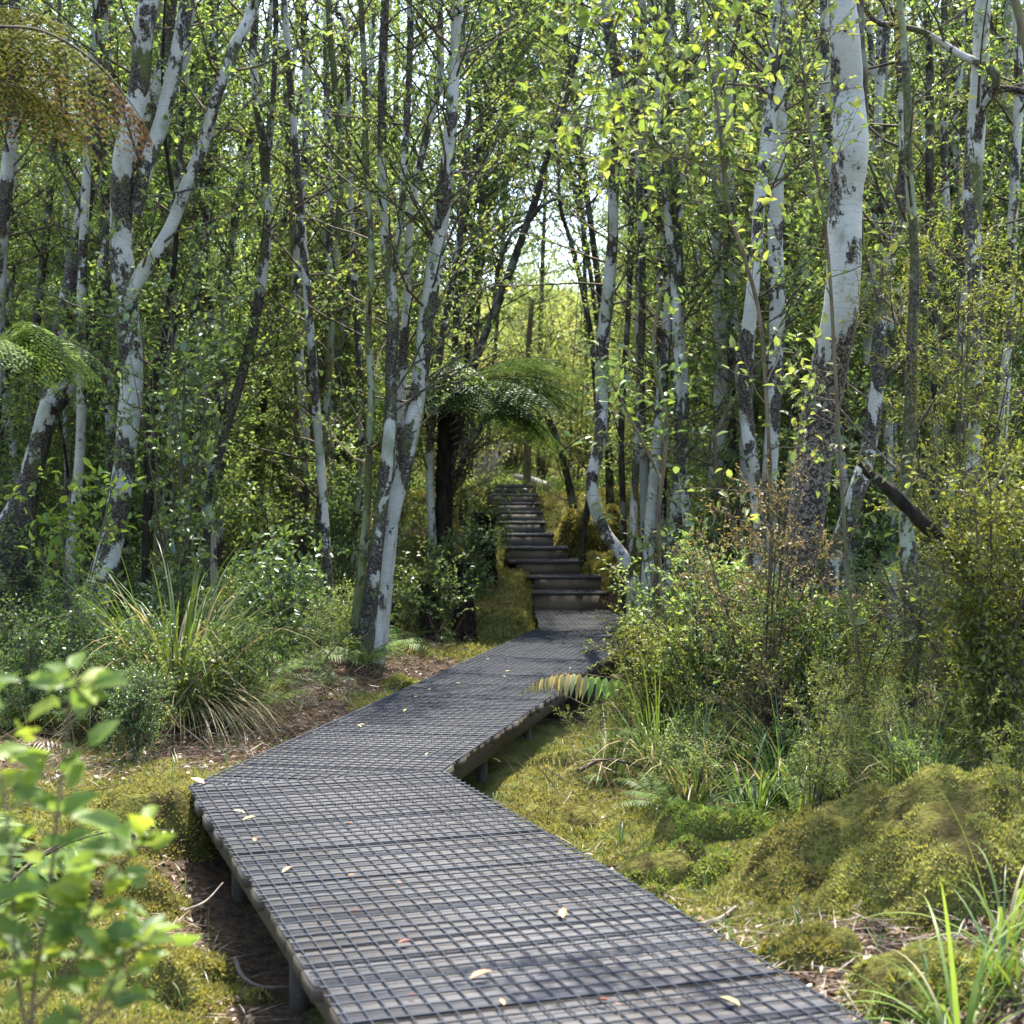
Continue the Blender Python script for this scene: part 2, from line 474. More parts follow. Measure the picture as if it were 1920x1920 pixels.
# deck lines (metres, deck top at z=0)
A1 = np.array((-1.41, 6.27)); B1 = np.array((-.322, 6.68))
L2 = np.array((.245, 14.72)); R2 = np.array((1.37, 14.60))
d1 = norm(np.array((-.331, .9436)))
A0 = A1 - d1 * 8.2; B0 = B1 - d1 * 8.6
L3 = np.array((.274, 17.55)); R3 = np.array((1.17, 17.55))
DECKS = [np.array([A0, B0, B1, A1]), np.array([A1, B1, R2, L2]), np.array([L2 + (.05, 0), R2, R3, L3])]
def deckdist(x, y):
    """rough signed distance from the decks: negative inside"""
    best = np.full(np.shape(x), 9.0)
    for q in DECKS:
        dm = np.full(np.shape(x), -9.0)
        for i in range(4):
            a = q[i]; b = q[(i + 1) % 4]; e = b - a; nrm = np.array((e[1], -e[0])) / np.linalg.norm(e)
            dm = np.maximum(dm, (x - a[0]) * nrm[0] + (y - a[1]) * nrm[1])
        best = np.minimum(best, dm)
    return best
def mossmask(x, y):
    m = fbm(x * .9 + 3, y * .9 + 8, 3)
    m = m + np.exp(-((x + 2.0) / .9) ** 2 - ((y - 4.6) / 1.5) ** 2) * .38
    m = m + np.exp(-((x - .9) / .7) ** 2 - ((y - 8.6) / 2.0) ** 2) * .28
    m = m + np.exp(-((x - 1.9) / .9) ** 2 - ((y - 5.2) / 1.3) ** 2) * .18
    m = m + np.exp(-((x + .2) / .9) ** 2 - ((y - 18.5) / 4) ** 2) * .4 + np.exp(-((x - 1.8) / .9) ** 2 - ((y - 20) / 3) ** 2) * .4
    m = m + np.exp(-((deckdist(x, y) - .1) / .2) ** 2) * .2 * (y > 6.5) * (x < .3)
    m = m - np.exp(-((x + 2.2) / 1.2) ** 2 - ((y - 9) / 1.7) ** 2) * .2
    m = m - .055 - np.clip((y - 13) / 10, 0, .1) * (y < 20) + .5 * (y > 26) + .15 * (y > 21.5)
    m = m - np.exp(-((x - 1.45) / .30) ** 2 - ((y - 4.6) / 1.0) ** 2) * .2 - np.exp(-((x - 1.7) / .8) ** 2 - ((y - 7.2) / .9) ** 2) * .25
    m = m - np.exp(-((x - 1.0) / .25) ** 2 - ((y - 4.2) / 1.3) ** 2) * .15
    dd = deckdist(x, y)
    m = m - np.clip((.22 - np.abs(dd + .0)) / .22, 0, 1) * .25 * (y < 6.8)
    return m
def gz(x, y):
    z = gz0(x, y)
    x = np.asarray(x, float); y = np.asarray(y, float)
    mk = np.clip((mossmask(x, y) - .45) * 4, 0, 1)
    near = np.clip((30 - y) / 10, 0, 1)
    z = z + near * ((fbm(x * 2.6, y * 2.6, 3) - .5) * .10 + mk * (1 - np.abs(fbm(x * 3.1 + 40, y * 5.5 + 9, 3) - .5) * 4) * .055)
    dd = deckdist(x, y)
    return np.where(dd < .12, np.minimum(z, -.12 - .1 * (dd < 0)), z)
def gh(x, y): return float(np.ravel(gz(np.array([x]), np.array([y])))[0])

def axis(a, b, step, lo, hi, g=1.12):
    c = list(np.arange(a, b, step)); s = step
    while c[-1] < hi: s *= g; c.append(c[-1] + s)
    s = step
    while c[0] > lo: s *= g; c.insert(0, c[0] - s)
    return np.array(c)
xs = axis(-3.6, 3.6, .028, -160, 160); ys = axis(2.2, 13.5, .034, -30, 260, 1.035)
XX, YY = np.meshgrid(xs, ys)
ZZ = gz(XX, YY)
me = MB()
nx, ny = len(xs), len(ys)
i = (np.arange(ny - 1)[:, None] * nx + np.arange(nx - 1)[None]).reshape(-1, 1)
me.add(np.stack([XX, YY, ZZ], -1).reshape(-1, 3), i + np.array([0, 1, nx + 1, nx]))
ground = me.build("ground", M['ground'], smooth=True)
att = ground.data.attributes.new("moss", 'FLOAT', 'POINT')
att.data.foreach_set("value", np.clip((mossmask(XX, YY) - .40) * 5, 0, 1).ravel().astype(np.float32))
tag(ground, "mossy forest floor around and below the boardwalk", "ground", kind="structure")

# ------------------------------------------------------------------ boardwalk
def clip_poly(poly, a, b):
    """keep the part of poly left of the directed line a->b"""
    out = []
    e = (b[0] - a[0], b[1] - a[1])
    side = lambda p: e[0] * (p[1] - a[1]) - e[1] * (p[0] - a[0])
    for i in range(len(poly)):
        p = poly[i]; q = poly[(i + 1) % len(poly)]; sp = side(p); sq = side(q)
        if sp >= 0: out.append(p)
        if sp * sq < 0:
            t_ = sp / (sp - sq); out.append((p[0] + (q[0] - p[0]) * t_, p[1] + (q[1] - p[1]) * t_))
    return out
def clip_seg(p, q, a, b):
    e = (b[0] - a[0], b[1] - a[1])
    side = lambda r: e[0] * (r[1] - a[1]) - e[1] * (r[0] - a[0])
    sp, sq = side(p), side(q)
    if sp < 0 and sq < 0: return None
    if sp >= 0 and sq >= 0: return p, q
    t_ = sp / (sp - sq); r = (p[0] + (q[0] - p[0]) * t_, p[1] + (q[1] - p[1]) * t_)
    return (p, r) if sp >= 0 else (r, q)

bw = thing("boardwalk", "weathered grey timber boardwalk covered in wire netting, bending twice towards the steps", "boardwalk")
def make_deck(q, cell=(.052, .066), zt=0.0):
    """q: near-left, near-right, far-right, far-left in world metres; local x across, y along"""
    o = q[0]; ydir = norm((q[3] - q[0]) / np.linalg.norm(q[3] - q[0]) + (q[2] - q[1]) / np.linalg.norm(q[2] - q[1]))
    xdir = np.array((ydir[1], -ydir[0]))
    loc = lambda p: (float(np.dot(p - o, xdir)), float(np.dot(p - o, ydir)))
    a, b, c, d = [loc(p) for p in q]
    ang = math.atan2(xdir[1], xdir[0])
    ymin = min(a[1], b[1]); ymax = max(c[1], d[1])
    def xl(y): return a[0] + (d[0] - a[0]) * (y - a[1]) / (d[1] - a[1])
    def xr(y): return b[0] + (c[0] - b[0]) * (y - b[1]) / (c[1] - b[1])
    mb = MB(); y = ymin
    while y < ymax:
        w = U(.135, .145); j1, j2 = U(-.016, .016), U(-.016, .016)
        pl = [(xl(y) + j1, y), (xr(y) + j2, y), (xr(y + w) + j2, y + w), (xl(y + w) + j1, y + w)]
        pl = clip_poly(pl, a, b); pl = clip_poly(pl, c, d) if pl else pl
        if len(pl) >= 3:
            dz = U(-.003, .002)
            mb.prism(pl, zt - .045 + dz, zt - .009 + dz, 1)
            # worn rounded top: a slightly inset second layer
            cx = sum(p[0] for p in pl) / len(pl); cyy = sum(p[1] for p in pl) / len(pl)
            pin = [(p[0] + (.004 if p[0] < cx else -.004), p[1] + (.004 if p[1] < cyy else -.004)) for p in pl]
            mb.prism(pin, zt - .0105 + dz, zt - .003 + dz)
        y += w + (U(.005, .012) if rng.random() < .75 else U(.014, .022))
    dk = mb.build("decking", [M['deck'], M['bearer']], bw)
    dk.location = (o[0], o[1], 0); dk.rotation_euler = (0, 0, ang)
    wb = MB(); wr = .0032
    wav = lambda n: np.cumsum(rng.normal(0, .0006, n))
    k = 0; x = 0.012
    W = max(xr(ymin), xr(ymax)) ; Wl = min(xl(ymin), xl(ymax))
    x = Wl + .012
    while x < W - .005:
        s_ = clip_seg((x, ymin - .0), (x, ymax + .0), a, b)
        s_ = clip_seg(*s_, c, d) if s_ else None
        if s_:
            n_ = max(3, int((s_[1][1] - s_[0][1]) / .12)); yy = np.linspace(s_[0][1], s_[1][1], n_)
            xx = x + wav(n_); xx = np.where((xx > xl(yy) - .0) & (xx < xr(yy)), xx, np.clip(xx, xl(yy) + .004, xr(yy) - .004))
            zz = zt + .0016 + .0016 * np.abs(np.sin(yy * 11 + x * 3)) + (rng.random(n_)) * .0015
            wb.tube(np.stack([xx, yy, zz], 1), wr, 4, cap=False)
        x += cell[0]
    y = ymin + .02
    while y < ymax:
        s_ = clip_seg((xl(y) - .004, y), (xr(y) + .004, y), a, b)
        s_ = clip_seg(*s_, c, d) if s_ else None
        if s_:
            n_ = max(3, int(abs(s_[1][0] - s_[0][0]) / .08)); xx = np.linspace(s_[0][0], s_[1][0], n_)
            yy = y + wav(n_); zz = zt + .0036 + rng.random(n_) * .0012
            wb.tube(np.stack([xx, yy, zz], 1), wr, 4, cap=False)
        y += cell[1] * U(.97, 1.03)
    nt = wb.build("wire_netting", M['wire'], bw)
    nt.location = (o[0], o[1], 0); nt.rotation_euler = (0, 0, ang)
    # bearers under both edges and posts
    for sx, f in ((.07, xl), (-.07, xr)):
        y0, y1 = (a[1], d[1]) if f is xl else (b[1], c[1])
        br = MB(); x0 = f(y0) + sx; x1 = f(y1) + sx
        hw = .024
        br.add([(x0 - hw, y0 + .02, zt - .14), (x0 + hw, y0 + .02, zt - .14), (x1 + hw, y1 - .02, zt - .14), (x1 - hw, y1 - .02, zt - .14),
                (x0 - hw, y0 + .02, zt - .048), (x0 + hw, y0 + .02, zt - .048), (x1 + hw, y1 - .02, zt - .048), (x1 - hw, y1 - .02, zt - .048)],
               [(0, 3, 2, 1), (4, 5, 6, 7), (0, 1, 5, 4), (1, 2, 6, 5), (2, 3, 7, 6), (3, 0, 4, 7)])
        bo = br.build("bearer", M['bearer'], bw); bo.location = (o[0], o[1], 0); bo.rotation_euler = (0, 0, ang)
        yy = y0 + .12
        while yy < y1 - .05:
            xx = f(yy) + sx * 1.9
            pb = MB(); pb.box((xx - .026, yy - .03, zt - .75), (xx + .024, yy + .03, zt - .05))
            po = pb.build("post", M['bearer'], bw); po.location = (o[0], o[1], 0); po.rotation_euler = (0, 0, ang)
            yy += 1.25
make_deck(DECKS[0]); make_deck(DECKS[1]); make_deck(DECKS[2], (.052, .1))

# ------------------------------------------------------------------ steps
stairs = thing("staircase", "flight of ten dark timber steps climbing the mossy bank at the end of the boardwalk", "steps", (.7, 17.6, 0))
ST = [(1142, 1002, 1135), (1110, 1002, 1135), (1080, 1002, 1126), (1051, 968.5, 1088), (1026, 948, 1065), (1001, 941, 1038),
      (978, 936, 1022), (958.5, 931, 1017), (942, 923, 1012), (925.5, 914, 1008.6), (909, 914.5, 1005)]
zs = []
for k, (py, xa, xb) in enumerate(ST):
    zs.append(CH - (py - 960) * (17.6 + .52 * max(k - 1, 0)) / F if k else 0.0)
for k in range(1, 11):
    D = 17.6 + .52 * (k - 1); py, xa, xb = ST[k]
    X0 = (xa - 960) * D / F; X1 = (xb - 960) * D / F; zt = zs[k]; zb = zs[k - 1] - .012
    deep = .66 if k < 10 else 1.5
    sk = .02          # the right end lies a little farther
    off = .055 if k < 10 else 0
    s_ = MB()
    zb2 = zb - .03 if k > 1 else zb - .12
    # riser board, a box frame behind it, and the tread boards
    def slab(x0, x1, y0, y1, za, zc, m=0):
        s_.add([(x0, y0, za), (x1, y0 + sk, za), (x1, y1 + sk, za), (x0, y1, za), (x0, y0, zc), (x1, y0 + sk, zc), (x1, y1 + sk, zc), (x0, y1, zc)],
               [(0, 3, 2, 1), (4, 5, 6, 7), (0, 1, 5, 4), (1, 2, 6, 5), (2, 3, 7, 6), (3, 0, 4, 7)], m)
    slab(X0, X1, D, D + .045, zb2, zt - .046)
    slab(X0 + .002, X0 + .045, D + .047, D + deep, zb2 - .05, zt - .048)
    slab(X1 - .045, X1 - .002, D + .047, D + deep, zb2 - .05, zt - .048)
    base = (X0, D, 0)
    so_ = s_.build("riser", M['riser'] if k < 5 else M['riser_grey'], None)
    stp = bpy.data.objects.new("step", None); COL.objects.link(stp); stp.parent = stairs
    stp.location = (-.7, -17.6, 0)
    so_.parent = stp
    s_ = MB()
    yy = D - .012
    while yy < D + deep:
        slab(X0 - (.10 if k in (2, 3) else .012), X1 + .012, yy, yy + .138, zt - .044, zt - .004)
        yy += .146
    s_.build("tread", M['deck'] if k < 9 else M['riser_grey'], stp)
    wb = MB()
    for x in np.arange(X0 + .02, X1, .052):
        wb.tube([(x, D - .018, zt - .03), (x, D - .016, zt + .001), (x, D + .3, zt + .002 + sk * .3), (x, D + deep, zt + .002)], .0024, 4, cap=False)
    for y in np.arange(D - .01, D + deep, .075):
        wb.tube([(X0, y, zt + .0035), (X1, y + sk, zt + .0035)], .0024, 4, cap=False)
    wb.build("wire_netting", M['wire'], stp)

# ------------------------------------------------------------------ vegetation generators
def curve_from(p, d, L, up, n=5, wob=.12):
    pts = [np.array(p, float)]; d = norm(d)
    for k in range(n - 1):
        d = norm(d + np.array([0, 0, up]) / n + rng.normal(0, wob, 3))
        pts.append(pts[-1] + d * L / (n - 1))
    return np.array(pts)

def leafy_branch(mb, p, d, L, r, nt=5, tl=(.15, .35), step=.03, leaf=(.045, .024), fine=False, up=.3, mt=1, ml=0, spread=1.0, seg=3, start=.25):
    """a branch with twigs, leaves set along every twig"""
    c = curve_from(p, d, L, up)
    mb.tube(c, np.linspace(r, r * .3, len(c)), seg, mt, cap=False)
    dd = norm(np.gradient(c, axis=0))
    PP = []; DD = []
    for k in range(nt):
        u = start + (1 - start) * (k + rng.random()) / nt * .98; q = u * (len(c) - 1); i0 = min(int(q), len(c) - 2); fq = q - i0
        b = c[i0] * (1 - fq) + c[i0 + 1] * fq
        td = norm(dd[i0] * .9 + rng.normal(0, .75 * spread, 3) + np.array([0, 0, .15]))
        tL = U(*tl) * (1.1 - .4 * u)
        tc = curve_from(b, td, tL, .1, 4, .15)
        mb.tube(tc, np.linspace(max(r * .35, .0016), .001, 4), 3, mt, cap=False)
        m_ = max(2, int(tL / step))
        w = np.linspace(.15, 1, m_) * 3; j0 = np.minimum(w.astype(int), 2); fw = (w - j0)[:, None]
        PP.append(tc[j0] * (1 - fw) + tc[j0 + 1] * fw)
        DD.append(np.repeat(norm(tc[-1] - tc[0])[None], m_, 0))
    PP = np.concatenate(PP); DD = np.concatenate(DD); N = len(PP)
    ld = norm(DD * .7 + rng.normal(0, .65, (N, 3)))
    nr = np.array([0, 0, 1.0]) + rng.normal(0, .55, (N, 3))
    Ls = leaf[0] * U(.6, 1.25, N)
    mb.leaves(PP, ld, nr, Ls, Ls * leaf[1] / leaf[0] * U(.8, 1.15, N), ml, fine)

WS = [1.0]
def stem_points(pts, D, dd=None):
    """photo pixel polyline (px, py, width px) at distance D -> world points with radius; dd: extra distance per point"""
    out = []
    for k, q in enumerate(pts):
        e = D + (dd[k] if dd else 0)
        w = P(q[0], q[1], e); out.append((*w, q[2] * e / F / 2 * WS[0]))
    return np.array(out)

def tree(name, label, cat, stems, D, bark, nb=45, leaf='leaf', ground_base=True, zlow=1.0, top=7.6, leafsz=(.05, .027), blen=(.5, 1.3), group=None, fine=False, epi=0, nt=5, lstep=.03):
    """stems: pixel polylines; the first starts at the ground, the others fork off it"""
    S = []
    for k, st in enumerate(stems):
        w = stem_points(st, D)
        w[:, 1] += np.cumsum(rng.normal(0, .05, len(w)))
        if k: w[0, 1] = S[0][np.argmin(np.abs(S[0][:, 2] - w[0, 2])), 1]; w[:, 1] += 0
        if k == 0 and ground_base:
            g = gh(w[0, 0], w[0, 1])
            if g < w[0, 2]:
                w = np.vstack([[w[0, 0] - (w[1, 0] - w[0, 0]) * .2, w[0, 1], g - .08, w[0, 3] * 1.25], w])
        if w[-1, 2] > 3.0 and top > w[-1, 2]:
            dr = norm(w[-1, :3] - w[-3, :3]); dr = norm(dr * .6 + np.array([0, 0, .8])); n_ = 4; step = (top - w[-1, 2]) / n_
            for q in range(n_):
                nw = w[-1].copy(); nw[:3] += dr * step / dr[2] + np.append(rng.normal(0, .06, 2), 0); nw[3] *= .72; w = np.vstack([w, nw])
        S.append(spline(w, 6))
    base = S[0][0, :3].copy(); base[2] = gh(base[0], base[1])
    root = thing(name, label, cat, tuple(base), 0, group)
    tb = MB()
    for s_ in S:
        r = s_[:, 3].copy()
        if s_ is S[0]:
            h = s_[:, 2] - s_[0, 2]; r *= 1 + .45 * np.exp(-h / .16)
        tb.tube(s_[:, :3] - base, r, 14, rough=.035)
    tb.build("trunk", bark, root, smooth=True)
    cb = MB()
    for k in range(int(nb * (1.7 if D > 9 else 1.2))):
        s_ = S[rng.integers(len(S))]
        z = U(max(zlow, s_[0, 2]), s_[-1, 2]) if rng.random() < .75 else U(max(zlow, s_[-1, 2] * .6), s_[-1, 2])
        i0 = int(np.argmin(np.abs(s_[:, 2] - z))); p = s_[i0, :3] - base; r = s_[i0, 3]
        az = U(0, 2 * np.pi); el = U(.1, 1.0)
        leafy_branch(cb, p, (math.cos(az) * math.cos(el), math.sin(az) * math.cos(el), math.sin(el)), U(*blen), min(.014, r * .4), nt, step=lstep, leaf=leafsz, fine=fine)
    for k in range(epi):   # short tufts of moss and lichen on the bark
        s_ = S[rng.integers(len(S))]; i0 = rng.integers(len(s_)); p = s_[i0, :3] - base; r = s_[i0, 3]
        N = 60; az = rng.normal(U(0, 6.28), .6, N); pos = p + np.stack([np.cos(az) * r, np.sin(az) * r, rng.normal(0, .07, N)], 1)
        cb.leaves(pos, np.stack([np.cos(az), np.sin(az), U(-1.2, .1, N)], 1), rng.normal(0, 1, (N, 3)), .03, .006, 2)
    if nb or epi: cb.build("crown", [M[leaf], M['twig'], M['moss']], root)
    return root

# ------------------------------------------------------------------ measured trees
WS[0] = .90
tree("birch_tree", "large white-barked tree left of the boardwalk, forking low into two pale stems", "tree",
     [[(160, 1230, 66), (180, 1120, 56), (205, 1000, 50), (222, 900, 44), (232, 800, 46), (238, 700, 47), (232, 600, 50), (226, 500, 50), (224, 420, 46), (235, 300, 44), (262, 170, 42), (276, 60, 42), (286, 0, 40), (300, -120, 34)],
      [(228, 620, 14), (236, 570, 30), (256, 522, 31), (290, 465, 28), (318, 410, 26), (345, 345, 26), (380, 260, 25), (408, 180, 25), (438, 90, 25), (472, 0, 22), (500, -110, 18)],
      [(250, 400, 30), (275, 310, 32), (300, 220, 32), (325, 110, 30), (345, 0, 30), (352, -120, 24)]],
     11.5, M['bark'], 34, 'leaf', leafsz=(.06, .032), zlow=2.2, epi=6, fine=True)
WS[0] = 1.0
tree("birch_tree", "dark-barked leaning tree with white patches at the far left edge beside the fern", "tree",
     [[(5, 1130, 90), (18, 1010, 72), (45, 910, 46), (80, 800, 38), (108, 700, 34), (124, 610, 32), (142, 500, 32), (160, 380, 30), (184, 290, 26), (190, 190, 24), (192, 70, 22), (200, 0, 20)],
      [(95, 760, 44), (150, 690, 42), (175, 620, 40), (198, 540, 38), (215, 430, 34), (250, 330, 30), (285, 230, 28)]],
     12.6, M['bark_patchy'], 26, 'leaf', zlow=2.0, epi=8)
tree("birch_tree", "white trunk with black patches cut by the left edge of the photo", "tree",
     [[(-25, 1080, 34), (-15, 800, 32), (0, 560, 30), (10, 450, 28), (20, 350, 26), (34, 200, 22), (42, 60, 20), (48, -60, 16)]],
     13.0, M['bark'], 26, 'leaf', zlow=1.5)
tree("birch_tree", "straight pale trunk standing behind the forked tree, sooty bands around it", "tree",
     [[(385, 985, 40), (378, 900, 40), (372, 800, 37), (368, 700, 35), (371, 600, 32), (374, 480, 32), (378, 380, 30), (385, 270, 28), (392, 130, 26), (396, 0, 24)]],
     14.5, M['bark'], 34, 'leaf', zlow=1.6)
tree("birch_tree", "thin winding grey stem snaking up right of the forked white tree", "tree",
     [[(385, 985, 20), (400, 900, 18), (428, 790, 17), (455, 690, 18), (478, 590, 19), (496, 470, 20), (500, 400, 19), (490, 290, 17), (478, 190, 17), (466, 90, 15), (470, 0, 14)],
      [(493, 330, 12), (510, 240, 11), (516, 130, 10), (520, 0, 10)]],
     13.2, M['bark_patchy'], 30, 'leaf', zlow=1.8)
tree("birch_tree", "tallest of the clustered trunks left of the steps, white bark banded with black", "tree",
     [[(700, 1215, 38), (716, 1080, 32), (735, 970, 30), (757, 880, 31), (775, 790, 32), (790, 690, 31), (800, 600, 31), (815, 500, 31), (832, 390, 29), (845, 270, 25), (854, 120, 21), (860, 0, 20), (868, -120, 17)]],
     12.0, M['bark'], 38, 'leaf', zlow=1.6, epi=4)
tree("birch_tree", "slim white stem on the left of the cluster by the boardwalk, forking above head height", "tree",
     [[(672, 1282, 36), (688, 1170, 33), (702, 1060, 27), (714, 960, 25), (726, 860, 24), (731, 760, 23), (731, 680, 23), (735, 590, 24), (724, 480, 21), (714, 370, 18), (713, 200, 18), (716, 80, 17), (720, -40, 15)],
      [(733, 520, 14), (748, 450, 13), (756, 370, 13), (762, 260, 13), (768, 120, 12), (768, 0, 12)]],
     11.8, M['bark_patchy'], 36, 'leaf', zlow=1.5, epi=6)
tree("birch_tree", "narrow pale stem squeezed between the two clustered trunks", "tree",
     [[(718, 1190, 20), (735, 1020, 17), (746, 900, 16), (752, 780, 17), (755, 680, 17), (764, 540, 15), (772, 400, 14), (800, 260, 13), (826, 150, 13), (824, 0, 12)]],
     12.3, M['bark_light'], 26, 'leaf', zlow=1.8)
tree("mossy_sapling", "moss-furred thin trunk standing just left of the white cluster", "tree",
     [[(655, 1270, 26), (672, 1130, 20), (690, 960, 15), (696, 830, 14), (700, 730, 14), (694, 620, 13), (700, 480, 12), (690, 330, 12), (686, 150, 11), (680, 0, 10)]],
     12.1, M['bark_mossy'], 26, 'leaf', zlow=1.5, epi=14)
tree("mossy_sapling", "thin trunk wrapped in yellow-green moss halfway between forked tree and cluster", "tree",
     [[(590, 1130, 16), (600, 900, 14), (612, 720, 13), (622, 560, 13), (632, 420, 13), (636, 290, 13), (624, 150, 13), (614, 40, 12), (612, -60, 10)]],
     14.5, M['bark_mossy'], 34, 'leaf', zlow=1.3, epi=14)
tree("leaning_tree", "thin dark trunk leaning right over the steps below the sky gap", "tree",
     [[(820, 990, 22), (850, 850, 18), (875, 740, 16), (905, 640, 15), (940, 555, 16), (972, 465, 15), (1005, 370, 13), (1028, 290, 12), (1060, 190, 10), (1085, 90, 8)],
      [(925, 590, 9), (935, 500, 8), (960, 440, 7), (1000, 400, 6)],
      [(985, 425, 8), (1020, 385, 7), (1070, 370, 5), (1100, 390, 4)]],
     16.5, M['bark_dark'], 34, 'leaf', zlow=2.6, leafsz=(.055, .026), top=7.8)
tree("birch_tree", "curving white trunk on the right beside the bottom steps, bent like an S", "tree",
     [[(1196, 1150, 26), (1186, 1090, 25), (1165, 1040, 24), (1135, 1000, 24), (1115, 950, 24), (1109, 900, 23), (1122, 840, 24), (1130, 760, 24), (1129, 670, 23), (1139, 570, 24), (1150, 450, 21), (1152, 330, 21), (1161, 210, 24), (1156, 130, 22), (1142, 60, 20), (1136, -40, 18)]],
     13.0, M['bark'], 26, 'leaf', zlow=2.4, epi=3)
tree("birch_tree", "white trunk with long black bands, second tree right of the steps", "tree",
     [[(1258, 1095, 26), (1268, 980, 27), (1279, 850, 28), (1283, 750, 29), (1277, 640, 25), (1272, 520, 26), (1268, 400, 25), (1264, 270, 23), (1262, 130, 22), (1258, 0, 20)]],
     13.0, M['bark'], 36, 'leaf', zlow=1.6)
tree("birch_tree", "slender pale pole of a tree showing between the S-bent trunk and its neighbour", "tree",
     [[(1210, 1060, 17), (1208, 900, 17), (1203, 740, 16), (1199, 600, 17), (1201, 480, 16), (1210, 400, 18), (1212, 250, 15), (1208, 100, 14), (1205, 0, 13)]],
     16.5, M['bark_light'], 34, 'leaf', zlow=1.6)
tree("birch_tree", "pale trunk ringed black below and leaning slightly, middle of the right stand", "tree",
     [[(1318, 1040, 28), (1335, 950, 25), (1348, 840, 25), (1353, 740, 26), (1350, 640, 24), (1344, 520, 21), (1340, 380, 20), (1342, 200, 19), (1338, 0, 17)]],
     14.0, M['bark_light'], 34, 'leaf', zlow=1.6)
tree("birch_tree", "clean white trunk kinked below a black knot, left of the two close poles", "tree",
     [[(1425, 1000, 26), (1418, 920, 26), (1404, 850, 25), (1395, 760, 26), (1394, 660, 27), (1402, 560, 24), (1410, 470, 22), (1416, 380, 22), (1432, 280, 25), (1444, 180, 23), (1452, 60, 20), (1458, -50, 18)]],
     11.5, M['bark_light'], 24, 'leaf', zlow=2.2)
tree("birch_tree", "thick white pole of a trunk just left of the big near tree", "tree",
     [[(1448, 1060, 28), (1446, 930, 28), (1452, 800, 28), (1461, 680, 29), (1463, 560, 30), (1461, 440, 29), (1464, 320, 29), (1472, 200, 27), (1482, 90, 24), (1492, -30, 22)]],
     12.0, M['bark_light'], 26, 'leaf', zlow=2.2)
big = tree("birch_tree", "biggest and nearest trunk, creamy white above and black with lichen below, on the right", "tree",
     [[(1440, 1420, 60), (1462, 1280, 56), (1482, 1120, 60), (1506, 960, 68), (1530, 820, 70), (1548, 700, 68), (1563, 590, 64), (1572, 480, 62), (1578, 380, 62), (1584, 290, 64), (1580, 190, 60), (1570, 90, 54), (1562, 0, 50), (1556, -120, 46)]],
     8.0, M['bark_big'], 14, 'leaf', zlow=3.6, fine=True, epi=8)
w = stem_points([(1588, 400, 16), (1606, 320, 26), (1612, 240, 32), (1608, 150, 38), (1600, 60, 42), (1598, -60, 40), (1600, -300, 34), (1610, -600, 26)], 8.12)
w = spline(w, 6); mb = MB(); mb.tube(w[:, :3] - np.array(big.location), w[:, 3], 14, rough=.06)
ds = mb.build("dark_stem", M['bark_dark'], big, smooth=True); ds["label"] = "black rough second stem behind the white one"
tree("birch_tree", "leaning half-white trunk seen between the big near tree and the broken branch", "tree",
     [[(1555, 1080, 34), (1578, 1000, 34), (1602, 920, 33), (1624, 850, 30), (1638, 760, 27), (1645, 650, 24), (1660, 520, 22), (1685, 400, 20), (1692, 300, 19), (1686, 180, 17), (1680, 60, 15), (1676, -40, 13)]],
     11.0, M['bark_patchy'], 30, 'leaf', zlow=2.0)
tree("birch_tree", "spotted white and black trunk near the right edge crossed by a mossy bough", "tree",
     [[(1822, 1180, 26), (1820, 1000, 24), (1826, 800, 24), (1830, 640, 26), (1824, 500, 30), (1828, 420, 32), (1834, 340, 36), (1841, 240, 35), (1845, 120, 31), (1850, 0, 30), (1855, -100, 27)],
      [(1840, 215, 14), (1862, 150, 16), (1800, 92, 14), (1740, 52, 12), (1690, 30, 11), (1640, 0, 9)],
      [(1850, 160, 13), (1890, 165, 12), (1925, 178, 11), (1970, 200, 9)]],
     9.5, M['bark_patchy'], 24, 'leaf', zlow=2.4, epi=22)
tree("mossy_tree", "grey lichen-shaggy trunk in the undergrowth below the broken branch", "tree",
     [[(1700, 1400, 34), (1708, 1300, 32), (1716, 1180, 34), (1712, 1060, 32), (1708, 940, 24), (1714, 800, 22), (1716, 640, 20), (1720, 480, 18), (1705, 300, 16), (1700, 100, 14)]],
     6.9, M['bark_mossy'], 16, 'leaf_grey', zlow=1.2, epi=30)
# thin dark broken trunk lying across the undergrowth
br = MB()
w = spline(stem_points([(1612, 866, 12), (1640, 895, 20), (1700, 950, 23), (1780, 1030, 27), (1850, 1108, 30), (1925, 1190, 33), (2030, 1300, 36), (2200, 1490, 40)], 6.0), 6)
rt = thing("broken_branch", "thick dark broken branch slanting down through the bushes at the right", "branch", (w[-1, 0], w[-1, 1], gh(w[-1, 0], w[-1, 1])))
br.tube(w[:, :3] - np.array(rt.location), w[:, 3], 10, rough=.28)
br.build("limb", M['bark_black'], rt, smooth=True)
for k in range(7):
    b2 = MB()
    q = w[rng.integers(4, len(w) - 4), :3] - np.array(rt.location)
    leafy_branch(b2, q, (U(-1, 1), U(-.3, .3), U(.2, 1)), U(.15, .35), .004, 2, leaf=(.03, .016))
    b2.build("twig", [M['leaf_grey'], M['twig']], rt)

